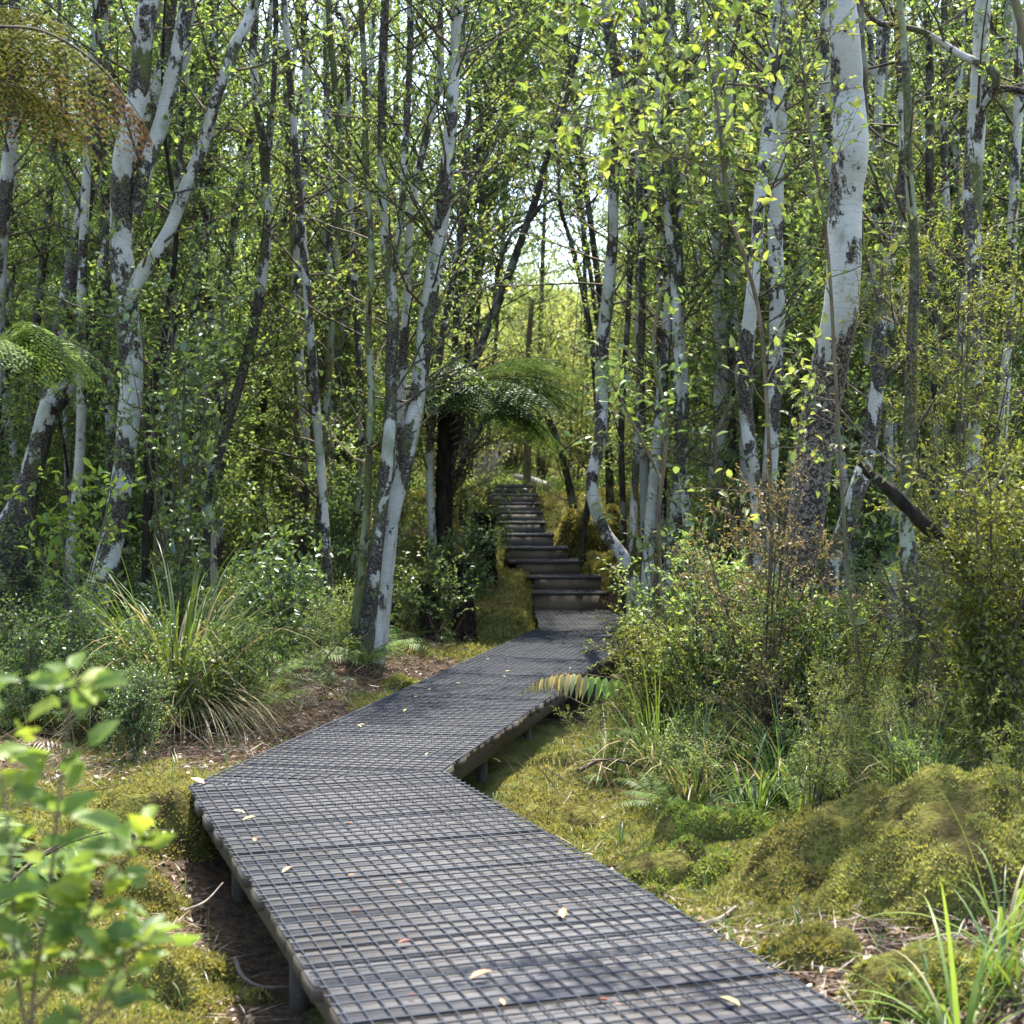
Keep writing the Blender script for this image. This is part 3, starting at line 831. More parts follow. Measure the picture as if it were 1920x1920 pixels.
# extra slimmer stems of the two stands, each measured from the photo
EX = [
 ("slim dark stem just right of the S-bent trunk", [(1170, 1010, 12), (1165, 800, 12), (1180, 560, 11), (1186, 300, 11), (1190, 60, 10)], 15.5, 'bark_dark'),
 ("pale broken-banded stem behind the second tree right of the steps", [(1240, 1020, 16), (1244, 840, 15), (1238, 700, 14), (1236, 500, 14), (1240, 240, 13), (1243, 30, 12)], 17, 'bark'),
 ("dark straight stem between the pale ringed trunk and the kinked one", [(1370, 1010, 18), (1372, 840, 17), (1366, 600, 17), (1368, 330, 16), (1380, 60, 15)], 14.5, 'bark_dark'),
 ("white slender stem low beside the kinked trunk", [(1330, 1000, 16), (1312, 830, 14), (1304, 650, 14), (1310, 420, 13), (1302, 100, 12)], 18, 'bark'),
 ("thin white stem immediately right of the big near trunk's fork", [(1668, 1000, 20), (1662, 820, 17), (1668, 600, 17), (1655, 380, 17), (1650, 200, 16), (1668, 40, 15)], 13, 'bark'),
 ("narrow black stem behind the shaggy lichen trunk", [(1752, 1120, 18), (1746, 900, 18), (1752, 700, 17), (1740, 420, 16), (1735, 120, 15)], 12.5, 'bark_dark'),
 ("white-flecked stem near the right edge below the mossy bough", [(1880, 1150, 22), (1872, 900, 20), (1884, 640, 18), (1898, 380, 18), (1905, 190, 17), (1898, 20, 16)], 11.5, 'bark'),
 ("grey slim stem leaning behind the broken branch", [(1792, 1080, 20), (1800, 860, 18), (1788, 600, 16), (1770, 360, 15), (1768, 80, 14)], 14, 'bark_patchy'),
 ("pole-thin pale stem behind the thick white pole", [(1502, 900, 14), (1508, 700, 13), (1520, 480, 13), (1512, 300, 13), (1506, 60, 12)], 16, 'bark_light'),
 ("dark knotty stem between forked tree and leaning left tree", [(262, 1040, 16), (285, 860, 15), (296, 720, 13), (305, 600, 11), (330, 430, 9)], 12.5, 'bark_black'),
 ("twiggy dark stem right of the forked white tree", [(275, 1010, 14), (282, 830, 12), (292, 690, 12), (318, 640, 9), (340, 560, 7)], 11.7, 'bark_black'),
 ("slender brown stem behind the winding grey one", [(560, 1080, 14), (548, 860, 13), (556, 640, 13), (540, 380, 12), (528, 100, 11)], 17, 'bark_brown'),
 ("pale crooked stem left of the white cluster", [(655, 1130, 14), (668, 980, 13), (678, 860, 13), (670, 640, 12), (655, 350, 12), (648, 60, 11)], 15.5, 'bark'),
 ("dim grey stem rising behind the tree fern", [(812, 1040, 16), (806, 860, 15), (822, 680, 14), (866, 420, 12), (880, 150, 11)], 15, 'bark_patchy'),
 ("short dark stem at the left behind the fern fronds", [(70, 1010, 20), (62, 820, 18), (72, 600, 16), (88, 420, 14), (110, 150, 12)], 14, 'bark_dark'),
 ("slim trunk standing alone in the bright clearing behind the top step", [(988, 912, 15), (989, 830, 14), (990, 760, 13), (992, 640, 11), (998, 560, 9)], 27, 'bark_brown'),
 ("second thinner trunk in the clearing, right of the lone slim one", [(1018, 905, 10), (1018, 850, 9), (1016, 780, 8), (1010, 700, 6)], 31, 'bark_patchy'),
 ("dark leaning stem arching from the right bank over the steps", [(1075, 950, 16), (1060, 880, 14), (1040, 810, 12), (1012, 745, 10), (1005, 700, 7)], 22, 'bark_dark'),
 ("bowed dark stem crossing behind the tree fern fronds", [(840, 950, 12), (870, 860, 11), (905, 790, 9), (920, 740, 7)], 18, 'bark_dark'),
 ("dark stem on the right bank holding the low arch of leaves", [(1095, 990, 14), (1120, 840, 12), (1108, 640, 11), (1075, 480, 9), (1050, 400, 7)], 19, 'bark_dark'),
]
for lab, st, D, bk in EX:
    tree("slim_tree", lab, "tree", [st], D, M[bk], 22 if D < 20 else 10, 'leaf' if D < 20 else 'leaf_far', zlow=1.3, top=7.4 if D < 20 else 3.2, blen=(.4, 1.0))

for k in range(24):
    right = k < 16; px_ = U(1185, 1900) if right else U(40, 640); D_ = U(12.5, 17.5); w_ = U(13, 20) * 14 / D_; ln = U(-40, 40)
    st = [(px_ - ln, 1060, w_ * 1.1), (px_ - ln * .4 + U(-8, 8), 820, w_), (px_ + U(-10, 10), 560, w_ * .95), (px_ + ln * .5 + U(-10, 10), 280, w_ * .85), (px_ + ln, 20, w_ * .75)]
    tree("slim_tree", "slim white and black trunk, one of the many crowded %s of the path" % ("right" if right else "left"), "tree", [st], D_, M[('bark', 'bark_light', 'bark')[k % 3]], 12, 'leaf', zlow=2.0, top=7.4, blen=(.4, 1.0), group="crowded slim trunks %s" % ("right" if right else "left"))
# ------------------------------------------------------------------ background trees: a few meshes, many copies
def far_tree(k):
    H = U(8.0, 9.6); root = thing("forest_tree", "", "tree")
    lx, ly = U(-.5, .5), U(-.5, .5)
    pts = [(0, 0, -.3, .085)]
    for q in range(1, 9):
        u = q / 8; pts.append((lx * u * u * 1.5 + rng.normal(0, .06), ly * u * u * 1.5 + rng.normal(0, .06), H * u, .075 * (1 - .7 * u)))
    S = [spline(pts, 4)]
    if k % 2 == 0:
        b = S[0][int(len(S[0]) * U(.2, .4))]; q = [tuple(b)]; a = U(0, 6.28)
        for m_ in range(1, 5):
            q.append((b[0] + math.cos(a) * .28 * m_ ** .9, b[1] + math.sin(a) * .28 * m_ ** .9, b[2] + (H - b[2]) * m_ / 4 * .95, b[3] * (.8 - .15 * m_)))
        S.append(spline(q, 4))
    tb = MB()
    for s_ in S: tb.tube(s_[:, :3], s_[:, 3], 8, rough=.05)
    tb.build("trunk", [M['bark'], M['bark_patchy'], M['bark_light']][k % 3], root, smooth=True)
    cb = MB()
    for q in range(150):
        s_ = S[rng.integers(len(S))]; i0 = rng.integers(int(len(s_) * .12), len(s_)); p = s_[i0, :3]
        if p[2] < .7: continue
        az = U(0, 6.28); el = U(.0, 1.0)
        leafy_branch(cb, p, (math.cos(az) * math.cos(el), math.sin(az) * math.cos(el), math.sin(el)), U(.5, 1.35), .009, 8, (.18, .42), .030, (.056, .032), up=.25)
    cb.build("crown", [M['leaf'], M['twig']], root)
    return root
far = [far_tree(k) for k in range(6)]
used = [False] * 6
PX = lambda x, y: 960 + F * x / y
spots = []
def far_ok(x, y, R=1.15):
    px = PX(x, y); m = R * F / y * .8
    if y < 17: lo, hi = 560, 1190
    elif y < 27: lo, hi = 872, 1120
    else: lo, hi = 890, 1100
    return not (lo - m < px < hi + m)
tries = 0
while len(spots) < 165 and tries < 9000:
    tries += 1
    y = 14.5 + 34 * rng.random() ** 1.5; half = y * .40 + 2.0
    x = U(-half, half)
    if not far_ok(x, y, .9 if y > 26 else 1.1): continue
    if y > 18 and (392 < PX(x, y) < 470 or (y > 28 and rng.random() < .35)): continue
    dmin = .95 if y < 24 else 1.3
    if any((x - a) ** 2 + (y - b) ** 2 < dmin ** 2 for a, b in spots): continue
    spots.append((x, y))
def lab_far(x, y):
    s = "left" if x < 0 else "right"
    if y > 30: return "hazy small-looking forest tree far back on the %s side" % s, "far forest trees %s" % s
    return "slim leafy white-barked tree deep in the stand on the %s of the path" % s, "forest stand %s of the path" % s
for n_, (x, y) in enumerate(spots):
    k = n_ % 6
    o = far[k] if not used[k] else copy_tree(far[k]); used[k] = True
    o.location = (x, y, gh(x, y)); o.rotation_euler = (U(-.07, .07), U(-.07, .07), U(0, 6.28)); s_ = U(.82, 1.12); o.scale = (s_, s_, s_)
    l_, g_ = lab_far(x, y); tag(o, l_, "tree", g_)

# trees whose crowns close the gap over the steps
for lab, st, D, nb, zl, tp in (
    ("tree left of the steps whose crown closes over them", [(868, 1000, 16), (872, 800, 14), (880, 620, 13), (900, 430, 12), (915, 250, 11), (940, 60, 9)], 21, 95, 4.6, 9.6),
    ("tree right of the steps whose crown meets the left one", [(1145, 980, 16), (1140, 800, 14), (1132, 620, 13), (1110, 430, 12), (1085, 250, 11), (1060, 60, 9)], 22, 80, 5.6, 10.2),
    ("slim tree rising behind the tree fern into the bright canopy", [(842, 980, 14), (850, 760, 13), (858, 560, 12), (880, 360, 11), (930, 150, 9), (960, 0, 8)], 19, 90, 3.4, 9.0),
    ("thin leafy crown veiling the middle of the sky gap", [(1010, 940, 8), (1012, 700, 8), (1018, 480, 8), (1025, 300, 7), (1030, 100, 6)], 33, 42, 6.4, 13.0),
    ("leafy tree crown veiling the left of the sky gap", [(905, 940, 9), (925, 700, 8), (940, 480, 8), (950, 300, 7), (955, 100, 6)], 30, 70, 5.6, 12.0),
    ("leafy tree crown veiling the right of the sky gap", [(1105, 940, 9), (1100, 700, 8), (1095, 480, 8), (1085, 300, 7), (1080, 100, 6)], 30, 60, 6.2, 12.0),
    ("far slender tree whose crown fills the sky above the clearing", [(1150, 930, 10), (1130, 700, 9), (1090, 420, 9), (1040, 240, 8), (1010, 60, 7)], 27, 70, 7.4, 12.0),
    ("far dark tree with spreading crown left of the sky gap", [(880, 930, 10), (890, 700, 9), (905, 480, 9), (940, 260, 8), (980, 60, 7)], 27, 80, 5.2, 12.0)):
    tree("canopy_tree", lab, "tree", [st], D, M['bark_dark'], int(nb * 1.35), 'leaf', zlow=zl, top=tp, leafsz=(.062, .032), blen=(.7, 1.8), nt=9, lstep=.03)
# unseen trees added out of view on both sides, so their crowns shade the walk
for n_, (x, y) in enumerate(((-3.3, 4.0), (-4.0, 6.6), (-5.2, 8.6), (-4.6, 2.4), (-3.6, .6), (-6.2, 5.2), (3.6, 5.4), (4.6, 8.2), (-5.8, 10.8), (-5.0, 3.4))):
    o = copy_tree(far[n_ % 6]); o.location = (x, y, gh(x, y)); o.rotation_euler = (0, 0, U(0, 6.28)); s_ = U(1.0, 1.15); o.scale = (s_, s_, s_)
    tag(o, "unseen leafy tree added beside the boardwalk, out of view, to shade it", "tree", "added shade trees out of view beside the walk")

# young leafy trees filling the stand at eye height
def young_tree(k):
    H = U(3.2, 5.2); root = thing("young_tree", "", "tree")
    pts = [(rng.normal(0, .07 * q), rng.normal(0, .07 * q), H * q / 5 - .1, .022 * (1 - .15 * q)) for q in range(6)]
    S0 = spline(pts, 4); tb = MB(); tb.tube(S0[:, :3], S0[:, 3], 6, rough=.05); tb.build("trunk", M['bark_brown'] if k % 2 else M['bark_dark'], root, smooth=True)
    cb = MB()
    for q in range(85):
        p = S0[rng.integers(3, len(S0)), :3]; az = U(0, 6.28); el = U(.0, .9)
        leafy_branch(cb, p, (math.cos(az) * math.cos(el), math.sin(az) * math.cos(el), math.sin(el)), U(.35, .95), .006, 7, (.15, .35), .03, (.052, .030), up=.2)
    cb.build("crown", [M['leaf'], M['twig']], root); return root
yt = [young_tree(k) for k in range(4)]
ysp = []; tries = 0; yu = [False] * 4
while len(ysp) < 95 and tries < 6000:
    tries += 1
    y = U(12.5, 24); x = U(-y * .40, y * .40)
    if not far_ok(x, y, .75 if y < 17 else .9) or (y < 17 and -1.6 < x < 1.2): continue
    if y < 15 and PX(x, y) < 700 and PX(x, y) > 130 and rng.random() < .6: continue
    if any((x - a) ** 2 + (y - b) ** 2 < .6 for a, b in ysp): continue
    ysp.append((x, y)); k = len(ysp) % 4
    o = yt[k] if not yu[k] else copy_tree(yt[k]); yu[k] = True
    o.location = (x, y, gh(x, y)); o.rotation_euler = (U(-.06, .06), U(-.06, .06), U(0, 6.28)); s_ = U(.8, 1.2); o.scale = (s_,) * 3
    sd_ = "left" if x < 0 else "right"
    tag(o, "bushy young tree among the trunks %s of the path" % sd_, "tree", "young trees %s of the path" % sd_)

# ------------------------------------------------------------------ shrubs, ferns, tussocks as reusable kinds
def shrub(name, H, R, n, leaf, leafsz, mat, stems=5, fine=False, twig='twig', nt=6):
    root = thing(name, "", "shrub")
    mb = MB()
    for k in range(stems):
        az = U(0, 6.28); sp = U(.1, 1) * R
        c = spline([(0, 0, -.05, .008), (math.cos(az) * sp * .4, math.sin(az) * sp * .4, H * .45, .006), (math.cos(az) * sp, math.sin(az) * sp, H * U(.75, 1), .003)], 5)
        mb.tube(c[:, :3], c[:, 3], 4, 1, cap=False)
        for q in range(n // stems):
            i0 = rng.integers(2, len(c)); a2 = U(0, 6.28)
            leafy_branch(mb, c[i0, :3], (math.cos(a2), math.sin(a2), U(0, .9)), U(.15, .45) * R * 1.4, .003, nt, (.08, .2), leafsz[0] * .55, leafsz, fine, mt=1)
    mb.build("foliage", [M[mat], M[twig]], root)
    return root

def frond(mb, pts, W, n=26, m=0, det=0, mr=1, tip=None, hang=.25, wr=.12, r0=.004):
    """one fern frond along a curve: pinnae both sides, optionally each a comb of pinnules"""
    c = spline(pts, 8)[:, :3]; L = np.linalg.norm(np.diff(c, axis=0), axis=1).sum()
    mb.tube(c, np.linspace(r0, .001, len(c)), 4, mr, cap=False)
    dd = norm(np.gradient(c, axis=0)); up = np.array([0, 0, 1.0])
    us = np.linspace(.12, .995, n); q = us * (len(c) - 1); i0 = np.minimum(q.astype(int), len(c) - 2); fq = (q - i0)[:, None]
    b = c[i0] * (1 - fq) + c[i0 + 1] * fq; t_ = dd[i0]
    side = norm(np.cross(t_, up)); nr = norm(np.cross(side, t_))
    env = np.sin(np.pi * np.clip(us * .86 + .12, 0, 1)) ** .8 * (1 - us * .25)
    for sg in (-1, 1):
        d = norm(side * sg + t_ * .35 - up * hang * U(.6, 1.4, n)[:, None] + rng.normal(0, .05, (n, 3)))
        ln = W * env * U(.88, 1.08, n)
        mi = m
        if det == 0:
            if tip is None: mb.leaves(b, d, nr, ln, np.maximum(ln * wr, .006), mi, droop=.2, fold=.1)
            else:
                far_ = us >= tip[0]
                for kk, mm in ((~far_, m), (far_, tip[1])): mb.leaves(b[kk], d[kk], nr[kk], ln[kk], np.maximum(ln[kk] * .22, .012), mm, fine=True, droop=.35, fold=.1)
        else:
            for k in range(n):
                mm = m if (tip is None or us[k] < tip[0]) else tip[1]
                m_ = max(4, int(ln[k] / det)); v = (np.arange(m_) + .5) / m_
                pb = b[k] + d[k] * ln[k] * v[:, None] - up * (ln[k] * .25 * v ** 2)[:, None]
                pl = np.minimum(det * 2.4, ln[k] * .35) * (1 - v * .75)
                s2 = norm(np.cross(d[k], nr[k]))
                for s_ in (-1, 1):
                    mb.leaves(pb, s2 * s_ + d[k] * .5 + rng.normal(0, .08, (m_, 3)), np.repeat(nr[k][None], m_, 0) + rng.normal(0, .15, (m_, 3)), pl, det * .62, mm, fold=.05)
    return L

def fern(name, nf, L, W, mat, arch=.5, n=24, wr=.13, rise=(.6, 1.2), det=0, cat="fern"):
    root = thing(name, "", cat)
    for k in range(nf):
        az = 6.283 * k / nf + U(-.25, .25); l = L * U(.75, 1.1); el = U(*rise)
        h = math.cos(az), math.sin(az)
        pts = [(0, 0, 0, 0)]
        for u in (.33, .66, 1.0):
            r_ = l * u * math.cos(el) * (1 + .25 * u); z_ = l * (math.sin(el) * u - arch * u * u)
            pts.append((h[0] * r_, h[1] * r_, z_, 0))
        mb = MB(); frond(mb, pts, W, n, det=det, wr=wr); mb.build("frond", [M[mat], M['twig']], root)
    return root

def tussock(name, n, L, W, mats, lean=.5, share=.3, bend=(.4, 1.4), R=.08, seg=6):
    root = thing(name, "", "grass clump"); mb = MB()
    for mi, cnt, bb in ((0, int(n * (1 - share)), bend), (1, int(n * share), (bend[0] + .5, bend[1] + .9))):
        if cnt == 0: continue
        az = U(0, 6.283, cnt); ra = R * np.sqrt(rng.random(cnt))
        base = np.stack([np.cos(az) * ra, np.sin(az) * ra, np.full(cnt, -.02)], 1)
        out = np.abs(rng.normal(0, lean, cnt)) + .05
        d = np.stack([np.cos(az) * out, np.sin(az) * out, np.ones(cnt)], 1) + rng.normal(0, .07, (cnt, 3))
        mb.blade(base, d, L * U(.45, 1.1, cnt), W * U(.6, 1.2, cnt), U(bb[0], bb[1], cnt), mi, seg)
    mb.build("blades", [M[m] for m in mats], root)
    return root

used_proto = set()
def put(proto, x, y, label, cat, group=None, s=1.0, rz=None, dz=0.0, tilt=.06, z=None):
    o = copy_tree(proto) if proto.name in used_proto else proto
    used_proto.add(proto.name)
    o.location = (x, y, (gh(x, y) if z is None else z) + dz); o.rotation_euler = (U(-tilt, tilt), U(-tilt, tilt), U(0, 6.28) if rz is None else rz)
    o.scale = (s, s, s)
    if "group" in o and not group: del o["group"]
    return tag(o, label, cat, group)

SH = [shrub("leafy_shrub", 1.1, .55, 40, None, (.048, .028), 'leaf'), shrub("leafy_shrub", 1.5, .6, 50, None, (.055, .032), 'leaf_dark'),
      shrub("leafy_shrub", .8, .5, 36, None, (.034, .020), 'leaf'), shrub("leafy_shrub", 1.9, .65, 60, None, (.05, .028), 'leaf'),
      shrub("leafy_shrub", 1.2, .6, 60, None, (.022, .011), 'leaf_fine')]
SCR = [shrub("scrub_bush", 1.6, .9, 60, None, (.06, .03), 'scrub'), shrub("scrub_bush", 2.4, 1.1, 70, None, (.07, .03), 'leaf_far'), shrub("scrub_bush", 1.2, 1.0, 60, None, (.05, .02), 'scrub')]
FE = [fern("ground_fern", 9, .75, .14, 'fern', .55, 26, .15), fern("ground_fern", 7, .9, .17, 'fern', .7, 24, .14), fern("ground_fern", 8, .6, .11, 'fern_dark', .5, 24, .14),
      fern("ground_fern", 6, 1.0, .20, 'fern', .8, 26, .13, (.9, 1.35))]
TU = [tussock("grass_clump", 110, .8, .010, ['grass', 'grass_straw']), tussock("grass_clump", 70, .55, .008, ['grass', 'grass_straw'], share=.5), tussock("grass_clump", 60, .45, .006, ['grass', 'grass_straw'], .7, .7)]

# clearing behind the steps
for n_ in range(190):
    y = U(27, 66); px = U(800, 1180) if n_ < 60 else U(560, 1500); x = (px - 960) * y / F
    if y < 33 and 900 < px < 1050: y += 8; x = (px - 960) * y / F
    put(SCR[n_ % 3], x, y, "yellow-green scrub bush on the sunny slope beyond the steps", "bush", "scrub on the slope beyond the steps", U(1.1, 2.2))
# understorey, left / right of the walk and by the steps
def scatter(n, protos, xr, yr, label, cat, group, s=(.7, 1.2), clear=.45, avoid=None, dmin=.0):
    c = 0; tr = 0; pts = []
    while c < n and tr < n * 30:
        tr += 1
        x = U(*xr); y = U(*yr)
        if deckdist(np.array([x]), np.array([y]))[0] < clear: continue
        if 17 < y < 27 and 840 < PX(x, y) < 1110: continue
        if avoid and avoid(x, y): continue
        if dmin and any((x - a) ** 2 + (y - b) ** 2 < dmin * dmin for a, b in pts): continue
        pts.append((x, y))
        put(protos[c % len(protos)], x, y, label, cat, group, U(*s)); c += 1
block = lambda x, y: (PX(x, y) > 560 and x < 0 and y < 11.5) or (abs(x) < 1.3 and y < 8)
inseg2 = lambda x, y: (x > 0 and 1000 < PX(x, y) < 1330 and y < 10.5)
scatter(34, SH[:4], (-6.5, -1.6), (11.5, 19), "leafy green shrub in the undergrowth left of the boardwalk", "shrub", "undergrowth shrubs left", (.7, 1.15), avoid=lambda x, y: PX(x, y) > 800)
scatter(30, FE, (-5.5, -1.6), (9.5, 16), "green fern among the trunks left of the boardwalk", "fern", "ferns left of the boardwalk", (.7, 1.2), avoid=lambda x, y: PX(x, y) > 640, dmin=.4)
scatter(8, SH[1:3], (-1.6, -.4), (14.5, 17.5), "dark leafy shrub under the trunks left of the steps", "shrub", "shrubs left of the steps", (.5, .8), .5, avoid=lambda x, y: PX(x, y) > 865)
scatter(40, SH, (2.0, 7), (11.5, 19), "leafy green shrub under the right-hand stand", "shrub", "undergrowth shrubs right", (.7, 1.2), avoid=lambda x, y: PX(x, y) < 1185)
scatter(10, FE[:3], (2.4, 5), (8.5, 13), "fern in the shade of the right-hand stand", "fern", "ferns right of the boardwalk", (.7, 1.1), avoid=lambda x, y: PX(x, y) < 1400)
scatter(12, TU, (1.0, 4.5), (8.0, 13), "small grass clump in the undergrowth on the right", "grass clump", "grass clumps right", (.7, 1.2), avoid=lambda x, y: PX(x, y) < 1180)
scatter(10, TU[1:], (-4.5, -1.6), (8.5, 13), "straw-tipped grass clump in the undergrowth on the left", "grass clump", "grass clumps left", (.7, 1.2), avoid=lambda x, y: PX(x, y) > 600)

# bank plants round the steps
put(SH[2], -.55, 17.2, "small bright shrub on the moss bank left of the lowest steps", "shrub", s=.55)
put(SH[0], -.55, 20.5, "round leafy shrub at the left edge of the middle steps", "shrub", s=.75)
put(SH[2], -.9, 22.5, "low yellow-green shrub left of the top steps", "shrub", s=.8)
put(SH[0], 1.75, 22.5, "leafy shrub on the right bank beside the top steps", "shrub", s=.9)
put(SH[3], 2.3, 21.0, "tall leafy shrub on the right bank behind the S-bent trunk", "shrub", s=.8)
put(SH[2], 1.75, 16.6, "low shrub at the foot of the S-bent trunk", "shrub", s=.7)
put(FE[2], -.62, 16.1, "dark fern left of the lowest step", "fern", s=.7)
put(FE[0], -.95, 13.2, "bright fern beside the boardwalk below the white cluster", "fern", s=.55)
put(FE[2], -1.35, 12.6, "dark little fern at the foot of the white cluster", "fern", s=.6)
put(SH[1], -1.3, 14.2, "dark leaved shrub right behind the white cluster", "shrub", s=.6)

# dead pale shrub and log behind the top step
dz_ = thing("dead_shrub", "bleached leafless shrub at the upper left of the steps", "shrub", (*P(905, 905, 27.5)[:2], gh(*P(905, 905, 27.5)[:2])))
mb = MB()
for k in range(26):
    a = U(0, 6.28); c = curve_from((0, 0, 0), (math.cos(a) * .5, math.sin(a) * .5, 1), U(.6, 1.0), .2)
    mb.tube(c, np.linspace(.012, .004, 5), 4, cap=False)
    for q in range(8):
        c2 = curve_from(c[rng.integers(1, 5)], (U(-1, 1), U(-1, 1), U(.2, 1)), U(.2, .4), .1, 4)
        mb.tube(c2, np.linspace(.006, .002, 4), 3, cap=False)
mb.build("twigs", M['dead_shrub'], dz_)
a = P(965, 893, 28); b = P(1030, 912, 27)
lg = MB(); ctr = (a + b) / 2
c = spline([(*(a - ctr), .05), (*((a + b) / 2 - ctr + np.array([0, 0, .03])), .06), (*(b - ctr), .07)], 6)
lg.tube(c[:, :3], c[:, 3], 10, rough=.05)
lo_ = lg.build("fallen_log", M['dead_shrub'], None, smooth=True); lo_.location = tuple(ctr)
tag(lo_, "pale fallen log lying behind the top step", "log")

# ------------------------------------------------------------------ tree fern beside the steps
tfp = P(834, 1120, 15.2)
tf = thing("tree_fern", "dark tree fern arching its fronds over the bottom of the steps", "tree fern", (tfp[0], tfp[1], gh(tfp[0], tfp[1])))
tb = MB(); o0 = np.array(tf.location)
top = P(846, 735, 15.2)
c = spline([(0, 0, -.1, .12), (*(P(832, 950, 15.2) - o0), .085), (*(P(835, 820, 15.2) - o0), .085), (*(top - o0), .10)], 10)
tb.tube(c[:, :3], c[:, 3], 14, rough=.18)
N = 1500; i0 = rng.integers(0, len(c), N); az = U(0, 6.28, N)
pos = c[i0, :3] + np.stack([np.cos(az), np.sin(az), np.zeros(N)], 1) * c[i0, 3][:, None]
tb.leaves(pos, np.stack([np.cos(az) * .5, np.sin(az) * .5, U(-1.4, .4, N)], 1), rng.normal(0, 1, (N, 3)), U(.05, .13, N), .008, 0)
tb.build("trunk", M['bark_black'], tf)
tl = top - o0
for k in range(42):
    if k < 22: az = U(-.8, .8); l = U(1.15, 1.75)
    else: az = U(0, 6.28); l = U(.9, 1.4)
    h = (math.cos(az), math.sin(az)); el = U(.15, .8)
    pts = [(*tl, 0)]
    for u in (.3, .65, 1.0):
        r_ = l * u; z_ = l * (math.sin(el) * u * 1.1 - .62 * u * u)
        pts.append((tl[0] + h[0] * r_, tl[1] + h[1] * r_, tl[2] + z_, 0))
    mb = MB(); frond(mb, pts, .42, 24, det=.030, r0=.009, hang=.35)
    mb.build("frond", [M['fern_dark'] if k % 6 else M['fern'], M['bark_black']], tf)
for k in range(6):   # hanging dead fronds
    az = U(0, 6.28); h = (math.cos(az), math.sin(az))
    pts = [(*tl, 0), (tl[0] + h[0] * .22, tl[1] + h[1] * .22, tl[2] - .05, 0), (tl[0] + h[0] * .34, tl[1] + h[1] * .34, tl[2] - .5, 0), (tl[0] + h[0] * .3, tl[1] + h[1] * .3, tl[2] - 1.0, 0)]
    mb = MB(); frond(mb, pts, .18, 18, wr=.08, r0=.006)
    mb.build("dead_frond", [M['fern_dead'], M['bark_black']], tf)

# near fern fronds entering at the top left, rooted on a tree fern outside the frame
sf = thing("tree_fern", "tree fern reaching in at the top left, its fronds browning at the tips", "tree fern", (-3.2, 4.6, gh(-3.2, 4.6)))
o0 = np.array(sf.location); tb = MB()
tpt = np.array([-2.65, 4.75, 2.75])
c = spline([(0, 0, -.1, .13), (.2, 0, 1.2, .10), (*(tpt - o0), .11)], 8); tb.tube(c[:, :3], c[:, 3], 12, rough=.15)
tb.build("trunk", M['bark_black'], sf)
def fpx(L_, D0, D1): 
    n_ = len(L_); return [(*(P(q[0], q[1], D0 + (D1 - D0) * k / (n_ - 1)) - o0), 0) for k, q in enumerate(L_)]
mb = MB(); frond(mb, [(*(tpt - o0), 0)] + fpx([(-130, 60), (0, 50), (90, 62), (180, 118), (250, 200), (285, 262)], 4.8, 4.9), .36, 36, det=.021, r0=.008, tip=(.7, 2), hang=1.6)
mb.build("frond", [M['fern_olive'], M['twig'], M['fern_brown']], sf)
mb = MB(); frond(mb, [(*(tpt - o0), 0)] + fpx([(-120, 120), (0, 152), (70, 180), (130, 225), (190, 305)], 4.8, 5.0), .24, 40, det=.015, r0=.005, hang=.7)
mb.build("frond", [M['fern_olive'], M['twig'], M['fern_brown']], sf)
mb = MB(); frond(mb, [(*(tpt - o0), 0)] + fpx([(-120, 30), (-20, 12), (60, 20), (130, 50)], 4.9, 5.3), .26, 34, det=.016, r0=.005, hang=1.0)
mb.build("frond", [M['fern_olive'], M['twig'], M['fern_brown']], sf)
mb = MB(); frond(mb, [(*(tpt - o0), 0)] + fpx([(-120, 90), (-20, 85), (70, 105), (150, 160), (215, 225)], 5.0, 5.2), .34, 34, det=.021, r0=.006, tip=(.35, 2), hang=1.9)
mb.build("frond", [M['fern_olive'], M['twig'], M['fern_brown']], sf)
for k in range(5):
    az = U(1.5, 4.8); h = (math.cos(az), math.sin(az)); pts = [(*(tpt - o0 + np.array([h[0], h[1], 0]) * r_ + np.array([0, 0, z_])), 0) for r_, z_ in ((0, 0), (.5, .25), (1.0, .2), (1.5, -.2))]
    mb = MB(); frond(mb, pts, .25, 30, wr=.12); mb.build("frond", [M['fern_olive'], M['twig']], sf)

# mid-left tree-fern fronds at (0..90, 560..680)
q0 = P(-40, 690, 9.5)
lf = thing("tree_fern", "pale green tree fern fronds at the left edge halfway up", "tree fern", (q0[0], q0[1], gh(q0[0], q0[1])))
o0 = np.array(lf.location); tb = MB(); tb.tube(np.array([(0, 0, -.1), (0.02, 0, .8), (*(q0 - o0),)]), [.1, .08, .09], 10, rough=.15); tb.build("trunk", M['bark_black'], lf)
for k in range(11):
    az = U(0, 6.28) if k > 4 else U(-.5, .5); h = (math.cos(az), math.sin(az)); tl = q0 - o0; l = U(.6, 1.0)
    mb = MB(); frond(mb, [(*tl, 0), (tl[0] + h[0] * l * .4, tl[1] + h[1] * l * .4, tl[2] + U(.1, .3), 0), (tl[0] + h[0] * l * .75, tl[1] + h[1] * l * .75, tl[2] + .12, 0), (tl[0] + h[0] * l, tl[1] + h[1] * l, tl[2] - .08, 0)], .26, 17, det=.030)
    mb.build("frond", [M['fern_dark'] if k % 2 else M['fern'], M['twig']], lf)

